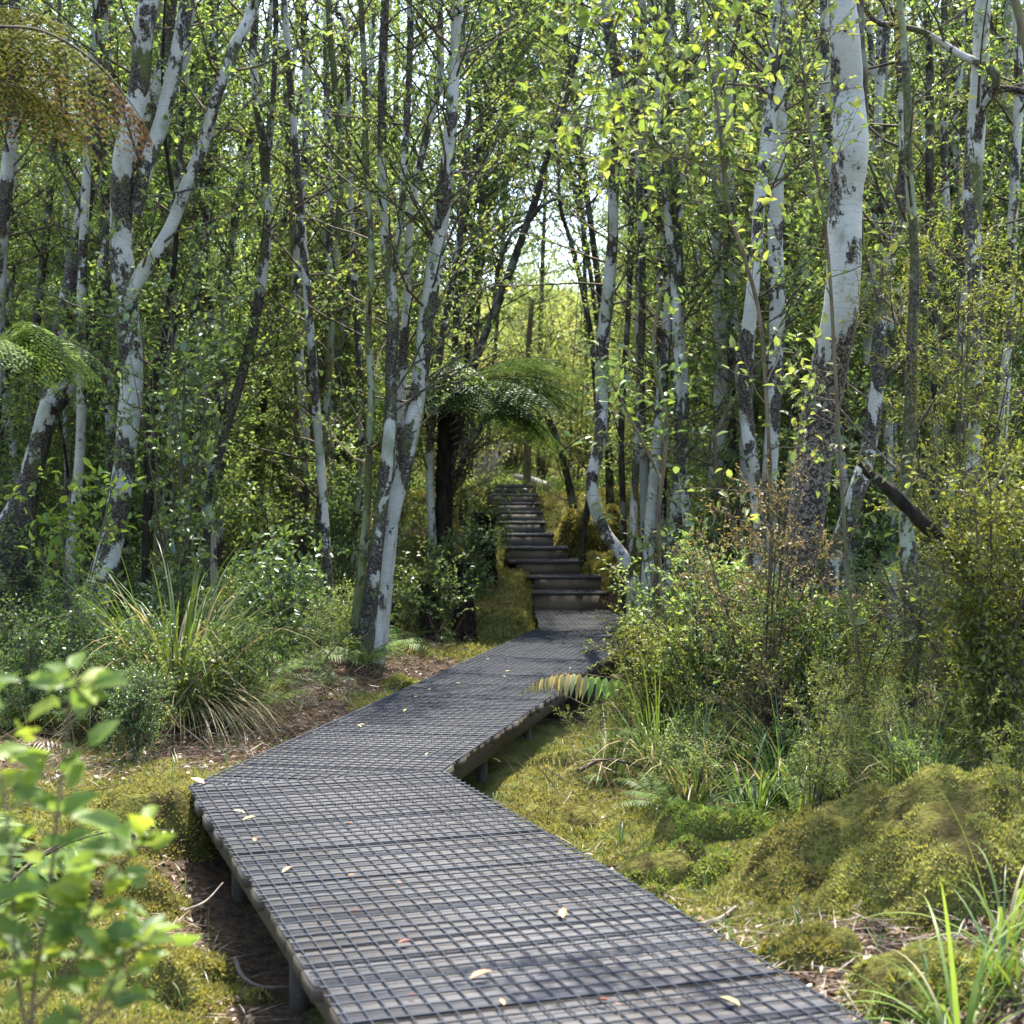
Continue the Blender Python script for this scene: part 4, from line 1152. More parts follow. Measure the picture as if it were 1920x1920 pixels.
# ------------------------------------------------------------------ tussock by the bend, left
pos = P(335, 1380, 9.1)
tk = tussock("tussock", 330, 1.35, .018, ['grass', 'grass_straw'], .5, .26, (.35, 1.7), .2, 8)
used_proto.add(tk.name); tk.location = (pos[0], pos[1], gh(pos[0], pos[1]))
tag(tk, "tall flax-like tussock, green upright blades over straw drooping ones, left of the bend", "tussock")
mb = MB(); cnt = 130; az = rng.normal(-.5, .55, cnt)
base = np.stack([np.cos(az) * .08, np.sin(az) * .08, np.full(cnt, .02)], 1)
mb.blade(base, np.stack([np.cos(az), np.sin(az), U(.5, 1.3, cnt)], 1), U(.5, 1.0, cnt), U(.006, .011, cnt), U(1.6, 2.6, cnt), 0, 8)
mb.build("dry_blades", M['grass_straw'], tk)

# right side: ferns and grasses by seg2's right edge
def frond_px(name, label, L_, D, W, mats, det=.014, hang=.5, tip=None, n=34):
    g = P(*L_[0], D); root = thing(name, label, "fern", (g[0], g[1], gh(g[0], g[1]))); o_ = np.array(root.location)
    pts = [(0, 0, -.02, 0)] + [(*(P(q[0], q[1], D - .02 * k) - o_), 0) for k, q in enumerate(L_)]
    mb = MB(); frond(mb, pts, W, n, det=det, hang=hang, tip=tip, r0=.005); mb.build("frond", mats, root); return root
for lab_, px_, py_, D_, k_, s_ in (("fern", 215, 1150, 10.4, 0, .8), ("fern", 90, 1120, 9.6, 3, .8), ("fern", 320, 1130, 11.2, 1, .9), ("fern", 425, 1120, 11.6, 0, .9), ("fern", 480, 1180, 11.0, 2, .8),
        ("fern", 400, 1010, 13.0, 3, 1.0), ("fern", 170, 1200, 9.8, 3, .95), ("fern", 265, 1210, 10.3, 0, 1.0), ("fern", 420, 1210, 10.3, 3, .9), ("fern", 350, 1180, 10.6, 0, 1.0), ("fern", 100, 1230, 9.2, 1, .9), ("fern", 490, 1240, 10.2, 0, .7), ("fern", 60, 1230, 8.6, 0, .8), ("fern", 150, 1290, 8.4, 2, .6), ("fern", 560, 1190, 11.4, 1, .7), ("fern", 20, 1060, 9.8, 1, .9)):
    q = P(px_, py_, D_); put(FE[k_], q[0], q[1], "green fern in the sunlit undergrowth left of the bend", "fern", "ferns left of the bend", s_ * 1.3)
for n_ in range(74):
    px_ = U(1130, 1920); py_ = U(1320, 1400 + (px_ - 1130) * .28); q = P(px_, py_, CH * F / (py_ - 960) * .98)
    if deckdist(np.array([q[0]]), np.array([q[1]]))[0] < .35: continue
    k = n_ % 4
    if k == 0: put(FE[(n_ // 4) % 3], q[0], q[1], "low fern in the tangle between the bushes and the moss on the right", "fern", "low ferns right", U(.35, .6))
    elif k == 1: put(TU[(n_ // 4) % 3], q[0], q[1], "thin grass tuft in the tangle on the right", "grass clump", "grass tufts right", U(.5, .85))
    elif k == 2: put(SH[4], q[0], q[1], "low fine-leaved shrub in the tangle on the right", "shrub", "low shrubs right", U(.35, .6))
    else: put(SH[2], q[0], q[1], "low leafy seedling shrub in the tangle on the right", "shrub", "seedlings right", U(.3, .5))
for n_ in range(130):
    y_ = U(8.2, 14.5); x_ = -.9 - .19 * (13 - y_) - U(.0, 3.2) * (.3 + .7 * rng.random())
    if deckdist(np.array([x_]), np.array([y_]))[0] < (.5 if y_ < 11 else .3): continue
    k = n_ % 5
    if k in (0, 3): put(FE[n_ % 3], x_, y_, "low fern in the shady tangle left of the middle boardwalk", "fern", "low ferns left", U(.5, .9))
    elif k == 1: put(SH[1], x_, y_, "low dark shrub in the shady tangle left of the middle boardwalk", "shrub", "low shrubs left", U(.3, .55))
    elif k == 2: put(SH[2], x_, y_, "low bright shrub in the tangle left of the middle boardwalk", "shrub", "bright low shrubs left", U(.45, .8))
    else: put(TU[1], x_, y_, "dry grass tuft in the tangle left of the middle boardwalk", "grass clump", "dry tufts left", U(.6, .9))
DF = fern("withered_fern", 9, .7, .15, 'fern_dead', .95, 22, .11, (.4, .9))
for px_, py_, D_, s_ in ((300, 1180, 11.0, .9), (120, 1180, 9.8, .8), (450, 1230, 10.6, .7), (560, 1240, 10.8, .6), (640, 1190, 12.2, .6), (1330, 1400, 8.2, .7), (1520, 1330, 8.8, .8), (1620, 1300, 8.2, .8), (1180, 1420, 8.4, .5), (780, 1180, 13.0, .6), (1700, 1450, 7.2, .7), (20, 1300, 8.0, .8)):
    q = P(px_, py_, D_); put(DF, q[0], q[1], "withered brown fern skirt collapsed among the green plants", "fern", "withered ferns", s_)
frond_px("fern", "rust-tipped fern frond hanging over the right edge of the boardwalk", [(1180, 1290), (1120, 1268), (1060, 1262), (1010, 1274), (972, 1300)], 8.8, .19, [M['fern'], M['twig'], M['leaf_tan']], 0, .9, (.45, 2), 24)
put(FE[1], *P(1175, 1350, 8.9)[:2], "fern growing beside the right edge of the middle boardwalk", "fern", s=.62, dz=.05)
put(FE[0], *P(1250, 1330, 8.4)[:2], "pale green fern right of the rust-tipped frond", "fern", s=.6, dz=.1)
put(FE[0], *P(1350, 1400, 7.6)[:2], "broad green fern left of the big trunk's base", "fern", s=.9)
put(FE[0], *P(1640, 1440, 6.3)[:2], "fern in front of the shaggy lichen trunk, above the moss", "fern", s=.75)
put(FE[1], *P(1540, 1440, 6.5)[:2], "wide pale fern right in front of the big trunk's base", "fern", s=.9)
put(FE[3], *P(1560, 1330, 8.6)[:2], "lush green fern at the foot of the big near tree", "fern", s=.65)
put(FE[0], *P(1520, 1440, 7.4)[:2], "blue-green fern beside the big trunk, just above the moss mounds", "fern", s=.55)
put(FE[2], *P(1640, 1480, 6.6)[:2], "small drooping fern above the right moss mounds", "fern", s=.5)
frond_px("fern", "green arching frond on the right below the broken branch", [(1600, 1180), (1620, 1120), (1650, 1070), (1710, 1050), (1730, 1062)], 8.2, .16, [M['fern'], M['twig']], .015, .9)
frond_px("fern", "withered brown fern frond drooping on the right in front of the shaggy trunk", [(1500, 1150), (1530, 1120), (1590, 1108), (1650, 1125), (1705, 1165)], 8.0, .2, [M['fern_dead'], M['twig']], .018, 1.6)
T2 = [tussock("grass_clump", 80, .75, .012, ['grass', 'grass_straw'], .35, .35, (.3, 1.2), .1, 7), tussock("grass_clump", 26, .62, .016, ['grass', 'grass_straw'], .5, .15, (.5, 1.5), .05, 8)]
for lab, px, py, D, k, s_ in (
    ("leafy grass clump with straw base right of the middle boardwalk", 1235, 1460, 7.6, 0, .95),
    ("brown-stemmed grass clump at the corner of the moss and twigs", 1300, 1520, 6.8, 0, .8),
    ("grass clump between the boardwalk bend and the fine-leaved bush", 1150, 1440, 8.2, 0, .6),
    ("broad-bladed grass left of the big trunk's foot", 1400, 1530, 6.5, 1, .8),
    ("broad green grass blades rising above the right moss mounds", 1660, 1520, 6.2, 1, .9),
    ("arching grass tuft near the right edge above the moss", 1730, 1500, 6.4, 1, .85),
    ("small grass tuft at the right edge behind the moss", 1885, 1560, 6.0, 1, .6),
    ("bright grass tuft at the lower right corner in front of the moss mounds", 1880, 1760, 4.0, 1, .62),
    ("short grass tuft rising from the lower right moss", 1760, 1900, 3.9, 1, .55),
    ("few thin grass blades on the moss by the boardwalk edge", 1165, 1600, 6.4, 1, .3)):
    q = P(px, py, D); put(T2[k], q[0], q[1], lab, "grass clump", s=s_)

GB = tussock("grass_clump", 22, .62, .013, ['grass_bright', 'grass_straw'], .75, .06, (.5, 1.9), .03, 10)
for n_, (lab, px, py, D, s_) in enumerate((("bright long-bladed grass arching over the moss at the right frame edge", 1885, 1800, 4.25, 1.0),
    ("bright arching grass blades in the lower right corner", 1800, 1960, 3.75, .95),
    ("bright long blades leaning in at the far lower right", 1925, 1900, 3.9, .8),
    ("long green blades beside the brown litter on the right", 1420, 1545, 6.3, .75),
    ("tall green blades standing just left of the moss mounds", 1500, 1560, 6.1, .85))):
    q = P(px, py, D); put(GB, q[0], q[1], lab, "grass clump", s=s_)
# ------------------------------------------------------------------ bushes close on the right
def bush_px(name, label, px, py, D, H, R, n, leafsz, mat, seed_st=6, cat="bush", fine=False, z=None, nt=6):
    o = shrub(name, H, R, int(n * (1.0 if fine else 2.2)), None, leafsz, mat, seed_st + 2, fine, nt=nt); q = P(px, py, D); used_proto.add(o.name)
    o.location = (q[0], q[1], gh(q[0], q[1])); return tag(o, label, cat)
bush_px("fine_leaved_bush", "feathery bush with tan tips in front of the big near trunk", 1430, 1400, 7.2, 1.55, .5, 64, (.026, .008), 'leaf_tan')
bush_px("fine_leaved_bush", "soft yellow-green bush filling the space right of the S-bent trunk's foot", 1270, 1330, 8.3, .85, .45, 90, (.028, .011), 'leaf_fine')
bush_px("fine_leaved_bush", "dense low bush right of the bottom step hiding the boardwalk's edge", 1200, 1260, 10.5, .75, .42, 80, (.03, .013), 'leaf_fine')
bush_px("fine_leaved_bush", "grey-green lichen-hung bush at the right edge above the moss", 1850, 1480, 6.6, 1.0, .55, 110, (.022, .007), 'leaf_grey')
bush_px("fine_leaved_bush", "bright lime bush at the right edge below the broken branch", 1860, 1440, 5.9, 1.35, .42, 110, (.030, .014), 'leaf_fine')
bush_px("fine_leaved_bush", "tall yellow-green feathery sapling in front of the trunks at the right", 1790, 1400, 7.4, 2.6, .7, 130, (.026, .010), 'leaf_fine', 8)
bush_px("fine_leaved_bush", "olive feathery bush between the tan-tipped bush and the shaggy trunk", 1580, 1420, 7.4, .95, .5, 80, (.024, .008), 'leaf_fine')
bush_px("leafy_bush", "broad-leaved bush with dark glossy leaves right of the S-bent trunk", 1240, 1180, 11.0, 1.75, .45, 46, (.085, .045), 'leaf_dark', 4, fine=True, nt=4)
bush_px("leafy_bush", "green-leaved bush behind the tussock left of the bend", 520, 1150, 11.2, 1.0, .5, 60, (.06, .036), 'leaf_dark', 6, fine=True)
bush_px("leafy_bush", "broad-leaved bush growing low between the leaning left tree and the forked one", 130, 1100, 10.0, 1.7, .45, 50, (.07, .042), 'leaf_near', 4, fine=True, nt=4)
bush_px("leafy_bush", "tall leafy bush filling the gap right of the forked white tree", 330, 1150, 11.0, 3.0, .55, 90, (.07, .04), 'leaf_dark', 5, fine=True, nt=4)
bush_px("small_dark_bush", "small dark twiggy bush below the tussock at the left", 255, 1460, 7.9, .42, .16, 40, (.016, .007), 'leaf_dark', 4)

bush_px("fine_leaved_bush", "light green full bush between the boardwalk and the tan-tipped bush", 1330, 1350, 7.9, 1.25, .45, 80, (.034, .017), 'leaf')
bush_px("fine_leaved_bush", "light green bush right of the tan-tipped bush, hiding the big trunk's foot", 1500, 1360, 7.3, 1.0, .42, 80, (.032, .016), 'leaf')
# saplings with thin crooked stems crossing the right-hand view
def sapling(label, stems, D, leaf, nb, mat='leaf_near', rad=1.0, blen=(.2, .5), bark='bark_brown', nt=4, cat="sapling"):
    S = [spline(stem_points(s_, D), 6) for s_ in stems]
    b = S[0][0, :3].copy(); b[2] = gh(b[0], b[1])
    root = thing("sapling", label, cat, tuple(b)); mb = MB()
    first = S[0]
    if first[0, 2] > b[2]: first = np.vstack([[b[0], b[1], b[2] - .05, first[0, 3]], first]); 
    mb.tube(first[:, :3] - b, first[:, 3], 6, rough=.05)
    for s_ in S[1:]: mb.tube(s_[:, :3] - b, s_[:, 3], 6, rough=.05)
    mb.build("trunk", M[bark], root, smooth=True); cb = MB()
    for k in range(nb):
        s_ = S[rng.integers(len(S))]; i0 = rng.integers(len(s_) // 6, len(s_)); a2 = U(0, 6.28)
        leafy_branch(cb, s_[i0, :3] - b, (math.cos(a2), math.sin(a2) * .6, U(-.1, .9)), U(*blen), .003, nt, (.08, .2), leaf[0] * .7, leaf, True)
    cb.build("crown", [M[mat], M['twig']], root); return root
sapling("thin crooked sapling whose bare stem crosses in front of the big near trunk", [[(1640, 1440, 8), (1622, 1300, 7), (1592, 1100, 7), (1572, 800, 7), (1556, 520, 7), (1543, 400, 7), (1520, 250, 6), (1505, 120, 6), (1490, 0, 5), (1485, -90, 5)]], 6.6, (.05, .03), 34, 'leaf')
sapling("slender leafy sapling slanting across the right-hand trunks", [[(1395, 1420, 10), (1420, 1250, 9), (1446, 1050, 8), (1440, 800, 8), (1425, 600, 8), (1395, 480, 8), (1365, 380, 8), (1345, 200, 7), (1320, 60, 6), (1300, -60, 5)], [(1395, 480, 5), (1340, 340, 5), (1260, 290, 4), (1200, 240, 3)]], 7.4, (.062, .037), 60, 'leaf')
sapling("twiggy broad-leaved sapling right of the S-bent trunk at middle height", [[(1245, 1180, 9), (1235, 980, 8), (1250, 800, 8), (1225, 660, 7), (1240, 540, 6)], [(1240, 900, 6), (1180, 780, 5), (1150, 720, 4)]], 9.5, (.075, .04), 20, 'leaf_dark')
# overhanging spray at top centre, close to the camera, hung from its own sapling stem at the right
spray = [[(1985, 1500, 22), (1975, 900, 20), (1950, 300, 18), (1880, -60, 15), (1700, -220, 12), (1480, -260, 10), (1300, -180, 8), (1200, -60, 6), (1150, 60, 5), (1112, 180, 4), (1085, 300, 3)],
         [(1300, -180, 7), (1310, -60, 5), (1325, 60, 4), (1335, 190, 3)], [(1200, -60, 5), (1110, -10, 4), (1030, 30, 3)], [(1150, 60, 4), (1200, 170, 3), (1215, 290, 2)]]
def spray_tree():
    D = 4.9; S = [spline(stem_points(s_, D), 6) for s_ in spray]; b = S[0][0, :3].copy(); b[2] = gh(b[0], b[1])
    root = thing("overhanging_sapling", "out-of-focus sapling hanging its round leaves into the top centre", "sapling", tuple(b)); mb = MB()
    first = np.vstack([[b[0], b[1], b[2] - .05, S[0][0, 3]], S[0]])
    for s_ in [first] + S[1:]: mb.tube(s_[:, :3] - b, s_[:, 3], 6, rough=.05)
    mb.build("trunk", M['bark_brown'], root, smooth=True); cb = MB()
    for k in range(70):
        s_ = S[rng.integers(1, 4)] if rng.random() < .65 else S[0][-20:]; i0 = rng.integers(1, len(s_)); a2 = U(0, 6.28)
        leafy_branch(cb, s_[i0, :3] - b, (math.cos(a2), math.sin(a2) * .5, U(-.6, .4)), U(.08, .25), .0025, 2, (.06, .14), .038, (.05, .032), True, up=-.2)
    cb.build("crown", [M['leaf_near'], M['twig']], root)
spray_tree()

# ------------------------------------------------------------------ blurred leafy shrub at the lower left corner
def front_shrub():
    D = 2.05
    S = [[(60, 2400, 12), (60, 1900, 10), (90, 1700, 8), (110, 1500, 7), (130, 1330, 5), (140, 1270, 4)],
         [(60, 1900, 8), (140, 1800, 7), (170, 1700, 6), (230, 1620, 5), (285, 1560, 4)],
         [(60, 2000, 8), (30, 1800, 7), (20, 1600, 6), (0, 1440, 4)],
         [(60, 2050, 8), (180, 1900, 7), (230, 1800, 5), (270, 1760, 3)],
         [(60, 2000, 8), (-20, 1900, 7), (-40, 1700, 6), (-60, 1400, 4), (-30, 1230, 3)]]
    S = [spline(stem_points(s_, D), 6) for s_ in S]
    b = S[0][0, :3].copy(); b[2] = gh(b[0], b[1])
    root = thing("broadleaf_shrub", "out-of-focus bright green shrub with pointed leaves in the lower left corner", "shrub", tuple(b)); mb = MB()
    for s_ in S: mb.tube(s_[:, :3] - b, s_[:, 3], 6)
    mb.build("stems", M['bark_brown'], root, smooth=True); cb = MB()
    for j, s_ in enumerate(S):
        n_ = 50 if j < 2 else 38
        i0 = np.linspace(len(s_) * .25, len(s_) - 1, n_).astype(int); az = np.arange(n_) * 2.4 + rng.normal(0, .4, n_)
        d = np.stack([np.cos(az), np.sin(az), U(.0, .7, n_)], 1)
        L = U(.04, .066, n_)
        p0 = s_[i0, :3] - b
        p1 = p0 + norm(d) * U(.01, .05, n_)[:, None]
        for a_, b_ in zip(p0, p1): cb.tube([a_, b_], .0012, 3, 1, cap=False)
        cb.leaves(p1, d + rng.normal(0, .2, d.shape), np.array([0, -.5, 1.0]) + rng.normal(0, .5, (n_, 3)), L, L * .56, 0, True)
    cb.build("foliage", [M['leaf_near'], M['twig']], root)
front_shrub()
fl = [(-.86, 2.25, -.1)]
f2 = fern("fern", 6, .42, .10, 'fern', .45, 22, .2, (.5, 1.1)); used_proto.add(f2.name)
q = P(20, 1340, 4.2); f2.location = (q[0] - .05, q[1], q[2] - .28); tag(f2, "small blurred fern at the left edge behind the corner shrub", "fern")
q = P(-30, 1440, 5.2); f2.location = (q[0], q[1], gh(q[0], q[1])); f2.scale = (2, 2, 2)

# ------------------------------------------------------------------ moss mounds, stumps, roots
def mound(label, px, py, D, rx, ry, h, mat='moss', n=5200, cat="moss mound", bumps=4):
    q = P(px, py, D); x0, y0 = q[0], q[1]
    root = thing("moss_mound", label, cat, (x0, y0, gh(x0, y0) - .05))
    nu, nv = 96, 40; z00 = gh(x0, y0) - .05
    so = U(0, 50); cush = [(rng.normal(0, .38) * rx, rng.normal(0, .38) * ry, U(.22, .5) * min(rx, ry)) for _ in range(16)]
    def surf(u, v):   # u angle, v 0..1 from rim to top
        r = 1 - v
        k = .78 + .55 * fbm(np.cos(u) * 1.3 + so, np.sin(u) * 1.3 + so, 3)
        x = np.cos(u) * rx * r * k * 1.25; y = np.sin(u) * ry * r * k * 1.25
        fall = np.clip(v * 1.9, 0, 1); fall = fall * fall * (3 - 2 * fall)
        big = .5 + .8 * (fbm(x * 3.2 + so, y * 3.2 + so, 3) - .35)
        cu = np.zeros_like(x)
        for cx_, cy_, cr_ in cush:
            d2 = ((x - cx_) ** 2 + (y - cy_) ** 2) / cr_ ** 2
            cu = np.maximum(cu, np.sqrt(np.clip(1 - d2, 0, 1)) * cr_ * .75)
        z = (gz(x + x0, y + y0) - z00) - .03 + fall * h * big + np.clip(v * 6, 0, 1) * cu + fall * .02 * (fbm(x * 22, y * 22 + so, 2) - .5)
        return np.stack([x + 0 * z, y + 0 * z, z], -1)
    uu, vv = np.meshgrid(np.arange(nu) / nu * 2 * np.pi, np.linspace(0, 1, nv))
    V = surf(uu, vv)
    i = (np.arange(nv - 1)[:, None] * nu + np.arange(nu)[None]); j = (np.arange(nv - 1)[:, None] * nu + (np.arange(nu)[None] + 1) % nu)
    f = np.stack([i, j, j + nu, i + nu], -1).reshape(-1, 4)
    mb = MB(); mb.add(V.reshape(-1, 3), f); mb.build("hummock", M['moss_body'], root, smooth=True)
    u = U(0, 2 * np.pi, n); v = (1 - np.sqrt(rng.random(n))) * .98 + .01
    p0 = surf(u, v); e = .02
    kk = fbm(p0[:, 0] * 7 + so, p0[:, 1] * 7, 3) + rng.normal(0, .03, n) > .385; u, v, p0 = u[kk], v[kk], p0[kk]; n = len(u)
    nn = norm(np.cross(surf(u + e, v) - p0, surf(u, np.minimum(v + e, 1)) - p0) + 1e-6); nn = nn * np.sign(nn[:, 2:3] + 1e-9)
    fz = MB(); fz.leaves(p0 - nn * .004, nn + rng.normal(0, .45, (n, 3)), rng.normal(0, 1, (n, 3)), U(.012, .026, n) * max(1, D / 7), U(.005, .009, n) * max(1, D / 7), 0)
    fz.build("moss_tips", M[mat], root)
    return root
mound("largest golden-green moss mound at the right edge", 1800, 1760, 5.0, .46, .36, .24, n=12000)
mound("moss mound behind the largest one, below the grass", 1720, 1640, 5.7, .44, .26, .15, n=8000)
mound("moss mound over a dark hollow between boardwalk and the largest mound", 1560, 1690, 5.3, .30, .24, .13, n=7000)
mound("round moss cushion in the lower right near the frame bottom", 1745, 1900, 4.1, .22, .19, .14, 'moss', n=6500)
mound("small moss cushion beside the boardwalk edge at lower right", 1520, 1800, 4.5, .16, .13, .09, n=3500)
mound("bright green moss cushion right of the boardwalk beyond the twigs", 1235, 1655, 5.55, .27, .2, .09, 'moss_green', n=5500)
mound("flat lime moss patch behind the bright green cushion", 1340, 1600, 6.0, .26, .18, .10, 'moss_green', n=5000)
mound("golden moss cushion by the corner of the boardwalk bend", 1010, 1530, 6.9, .26, .3, .07, 'moss', n=4500)
mound("moss-topped peat hummock left of the boardwalk bend", 270, 1560, 6.3, .30, .26, .22, 'moss', n=7000)
mound("pale moss mound behind the corner shrub", 175, 1640, 5.5, .34, .25, .16, 'moss', n=6500)
mound("wavy yellow moss bank left of the near boardwalk", 290, 1790, 4.7, .36, .26, .12, 'moss', n=7500)
mound("moss bank in the lower left below the corner shrub", 250, 1930, 3.9, .30, .24, .08, 'moss', n=6000)
mound("little moss-covered stone beside the white cluster", 758, 1265, 11.2, .16, .12, .13, 'moss', n=2500)
mound("mossy bank lump right of the lower steps", 1150, 1085, 18.9, .5, .8, .40, 'moss', n=14000)
mound("dark mossy root lump right of the middle steps", 1105, 1035, 20.4, .45, .6, .34, 'moss', n=6000)

def stump(label, px, py, D, r, h, mat):
    q = P(px, py, D); root = thing("stump", label, "stump", (q[0], q[1], gh(q[0], q[1])))
    c = spline([(0, 0, -.1, r * 1.4), (.01, 0, h * .3, r), (-.01, .01, h * .8, r * .9), (0, 0, h, r * .75)], 5)
    mb = MB(); mb.tube(c[:, :3], c[:, 3], 16, rough=.2); N = 700
    i0 = rng.integers(0, len(c), N); az = U(0, 6.28, N)
    mb.leaves(c[i0, :3] + np.stack([np.cos(az), np.sin(az), np.zeros(N)], 1) * c[i0, 3][:, None] * .95, np.stack([np.cos(az), np.sin(az), U(-1, 1, N)], 1), rng.normal(0, 1, (N, 3)), U(.03, .09, N), .006, 0)
    mb.build("wood", mat, root)
    leafb = MB()
    for k in range(46): leafy_branch(leafb, (U(-.1, .1), U(-.1, .1), h * U(.1, 1.05)), (U(-1, 1), U(-1, .2), .5), U(.15, .45), .003, 5, leaf=(.045, .026))
    leafb.build("ivy", [M['leaf_dark'], M['twig']], root)
stump("dark fibrous fern stump beside the moss bank left of the lowest step", 868, 1190, 14.2, .10, .75, M['bark_black'])
stump("taller black stump overgrown with leaves left of the lower steps", 905, 1075, 17.6, .15, .85, M['bark_black'])
stump("short black stump hidden at the foot of the tree fern", 805, 1225, 13.3, .09, .6, M['bark_black'])

# twigs and sticks lying about, each one countable when close
def stick(label, pts, D, r, mat='straw_twig', name="stick"):
    w = [P(a, b, D + (d if d else 0)) for a, b, d in pts]; b = w[0].copy()
    c = spline([(*(q - b), r) for q in w], 5); mb = MB(); mb.tube(c[:, :3], np.linspace(r, r * .5, len(c)), 6, rough=.12)
    o = mb.build(name, M[mat], None, smooth=True); o.location = tuple(b); tag(o, label, "stick")
stick("lichen-grey curved stick standing in the lower right moss", [(1562, 1810, 0), (1590, 1745, .1), (1615, 1690, .15), (1640, 1680, .2)], 4.7, .005)
stick("dark bare twig arching over the largest moss mound", [(1745, 1800, 0), (1800, 1750, 0), (1835, 1660, 0), (1815, 1615, 0)], 4.5, .005, 'twig')
stick("dead grey stick slanting down at the lower right corner", [(1750, 1790, 0), (1800, 1850, -.1), (1845, 1935, -.3)], 4.2, .006)
stick("pale stick lying beside the boardwalk's right edge", [(1310, 1735, 0), (1350, 1722, .05), (1380, 1700, .1)], 5.0, .01)
stick("thin stick leaning on the moss left of the boardwalk", [(345, 1707, 0), (385, 1690, .1), (418, 1655, .2)], 4.9, .004)
stick("bent root lying in the dead leaves left of the boardwalk", [(440, 1795, 0), (455, 1830, 0), (490, 1850, 0), (540, 1850, .05)], 4.75, .008)
stick("root crossing the moss right of the bend", [(1085, 1445, 0), (1125, 1425, .1), (1165, 1428, .1), (1205, 1440, .1)], 7.5, .012, 'twig')

# ------------------------------------------------------------------ loose ground cover (stuff)
def near_pts(n, ok):
    out = []
    got = 0
    while got < n:
        y = 2.6 + 11.5 * rng.random(n * 2) ** 1.5; x = (rng.random(n * 2) * 2 - 1) * (y * .40 + .2)
        k = ok(x, y) & (deckdist(x, y) > .02); out.append(np.stack([x[k], y[k]], 1)); got += k.sum()
    return np.concatenate(out)[:n]
pp = near_pts(150000, lambda x, y: mossmask(x, y) + (rng.random(len(x)) - .5) * .12 > .50)
z = gz(pp[:, 0], pp[:, 1]); N = len(pp)
mb = MB(); mb.leaves(np.column_stack([pp, z - .003]), np.array([0, 0, 1.0]) + rng.normal(0, .5, (N, 3)), rng.normal(0, 1, (N, 3)), U(.010, .022, N) * (1 + pp[:, 1] * .05), U(.005, .009, N) * (1 + pp[:, 1] * .05), 0)
pb_ = np.stack([U(-2.2, 3, 90000), U(12.5, 25.5, 90000)], 1); pb_ = pb_[(deckdist(pb_[:, 0], pb_[:, 1]) > .02) & (mossmask(pb_[:, 0], pb_[:, 1]) + rng.normal(0, .04, len(pb_)) > .44)]
zb_ = gz(pb_[:, 0], pb_[:, 1]); N = len(pb_)
mb.leaves(np.column_stack([pb_, zb_ - .004]), np.array([0, 0, 1.0]) + rng.normal(0, .6, (N, 3)), rng.normal(0, 1, (N, 3)), U(.025, .06, N), U(.012, .025, N), 0)
mo = mb.build("moss", M['moss']); tag(mo, "yellow-green moss carpet beside the boardwalk", "moss", kind="stuff")
pp = near_pts(34000, lambda x, y: mossmask(x, y) + (rng.random(len(x)) - .5) * .25 < .50)
z = gz(pp[:, 0], pp[:, 1]); N = len(pp)
mb = MB(); a = U(0, 6.28, N)
mb.leaves(np.column_stack([pp, z + U(.0, .02, N)]), np.stack([np.cos(a), np.sin(a), rng.normal(0, .3, N)], 1), np.array([0, 0, 1.0]) + rng.normal(0, .5, (N, 3)), U(.015, .05, N), U(.008, .022, N), 0, fold=.15)
k = 7000; a = U(0, 6.28, k); L = U(.05, .22, k)
p2 = pp[:k]; mb.leaves(np.column_stack([p2, z[:k] + U(.01, .04, k)]), np.stack([np.cos(a), np.sin(a), rng.normal(0, .15, k)], 1), np.tile([0, 0, 1.0], (k, 1)), L, .005, 1, droop=0)
li = mb.build("leaf_litter", [M['litter'], M['straw_twig']]); tag(li, "brown dead leaves and twigs on the dark soil", "leaf litter", kind="stuff")
pp = near_pts(1400, lambda x, y: rng.random(len(x)) < .5)
mb = MB()
for s in range(0, len(pp)):
    pass
z = gz(pp[:, 0], pp[:, 1]); N = len(pp) * 5; base = np.repeat(np.column_stack([pp, z]), 5, 0) + rng.normal(0, .012, (N, 3)) * np.array([1, 1, 0])
mb.blade(base, np.array([0, 0, 1.0]) + rng.normal(0, .4, (N, 3)), U(.04, .16, N), U(.0015, .0035, N), U(.2, 1.2, N), 0, 4)
gs = mb.build("short_grass", M['grass']); tag(gs, "thin scattered grass blades over moss and soil", "grass", kind="stuff")
pp = np.stack([U(-4.5, 3.5, 9000), U(6.8, 16, 9000)], 1); pp = pp[deckdist(pp[:, 0], pp[:, 1]) > .3][:5200]
z = gz(pp[:, 0], pp[:, 1]); N = len(pp)
mb = MB(); mb.leaves(np.column_stack([pp, z + U(0, .12, N)]), rng.normal(0, 1, (N, 3)) * np.array([1, 1, .6]) + np.array([0, 0, .25]), rng.normal(0, 1, (N, 3)), U(.10, .45, N), .006, 0, droop=.05)
db = mb.build("twig_litter", M['litter']); tag(db, "tangle of thin dead twigs under the trees", "twigs", kind="stuff")
# low herb layer deep under the trees
pp = np.stack([U(-12, 12, 26000), 13 + 25 * rng.random(26000) ** 1.2], 1)
ok = (deckdist(pp[:, 0], pp[:, 1]) > .4) & ~((pp[:, 1] < 26) & (np.abs(pp[:, 0] - .6) < 1.6)); pp = pp[ok]
z = gz(pp[:, 0], pp[:, 1]); N = len(pp) * 3
mb = MB(); mb.leaves(np.repeat(np.column_stack([pp, z]), 3, 0) + rng.normal(0, .06, (N, 3)) + np.array([0, 0, .12]), rng.normal(0, .6, (N, 3)) + np.array([0, 0, .5]), np.array([0, 0, 1.0]) + rng.normal(0, .5, (N, 3)), U(.05, .12, N), U(.02, .045, N), 0)
hb = mb.build("undergrowth", M['leaf']); tag(hb, "low leafy undergrowth carpeting the ground between the trunks", "undergrowth", kind="stuff")

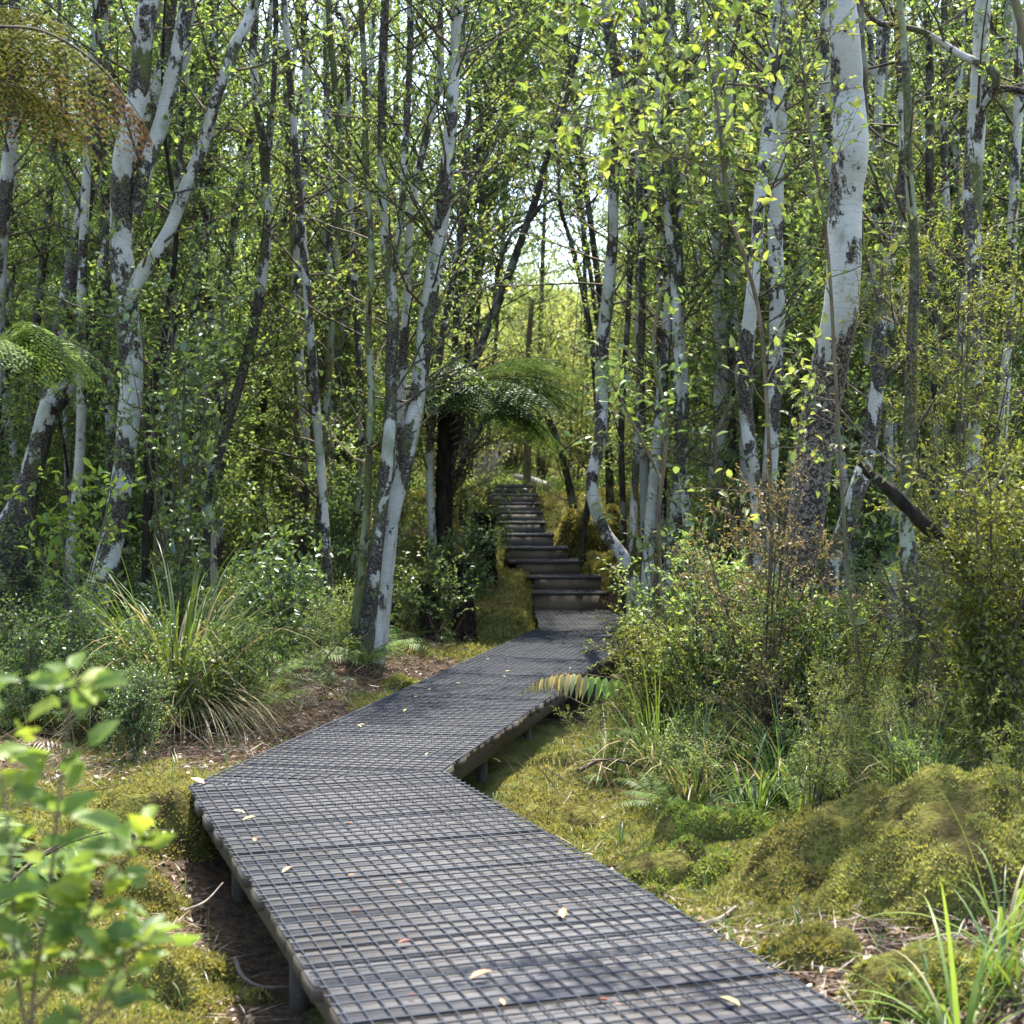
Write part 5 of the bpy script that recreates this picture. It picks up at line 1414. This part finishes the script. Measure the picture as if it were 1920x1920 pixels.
# ------------------------------------------------------------------ fallen leaves on the deck
def deck_leaf(px, py, L, mat, label, group=None):
    D = CH * F / (py - 960); q = P(px, py, D)
    mb = MB(); a = U(0, 6.28)
    mb.leaves(np.array([[0, 0, 0.0]]), np.array([[math.cos(a), math.sin(a), .1]]), np.array([[U(-.3, .3), U(-.3, .3), 1]]), L, L * .5, 0, True, .3, -.15)
    o = mb.build("fallen_leaf", M[mat]); o.location = (q[0], q[1], .009); tag(o, label, "leaf", group)
deck_leaf(383, 1473, .075, 'dry_tan', "curled tan leaf at the left corner of the boardwalk bend")
deck_leaf(1056, 1727, .06, 'dry_orange', "orange-brown leaf in the middle of the near boardwalk")
deck_leaf(882, 1841, .06, 'dry_orange', "long orange leaf low in the centre of the near boardwalk")
deck_leaf(1388, 1893, .055, 'dry_yellow', "yellow leaf on the lower right of the near boardwalk")
deck_leaf(745, 1775, .04, 'dry_red', "dark red leaf on the left half of the near boardwalk")
deck_leaf(530, 1641, .045, 'dry_orange', "small orange leaf by the wide gap near the left edge")
deck_leaf(460, 1529, .05, 'dry_yellow', "upper of two pale leaves near the left boardwalk edge")
deck_leaf(455, 1542, .05, 'dry_yellow', "lower of two pale leaves near the left boardwalk edge")
deck_leaf(470, 1504, .04, 'dry_green', "green leaf just inside the boardwalk bend")
for k in range(46):
    u = U(.05, .95); v = U(.06, .94); q = DECKS[1 if k % 2 else 0]
    p_ = (q[0] * (1 - v) + q[1] * v) * (1 - u) + (q[3] * (1 - v) + q[2] * v) * u
    if p_[1] < 3.2: continue
    py = 960 + CH * F / p_[1]; px = PX(p_[0], p_[1])
    deck_leaf(px, py, U(.018, .042), ['dry_red', 'dry_tan', 'dry_orange', 'dry_yellow'][k % 4], "tiny dry leaf fragment caught in the boardwalk netting", "leaf fragments on the boardwalk")
# prototypes never placed would clutter the origin
for pr in SH + SCR + FE + TU + T2:
    if pr.name not in used_proto:
        for ch in list(pr.children): bpy.data.objects.remove(ch)
        bpy.data.objects.remove(pr)
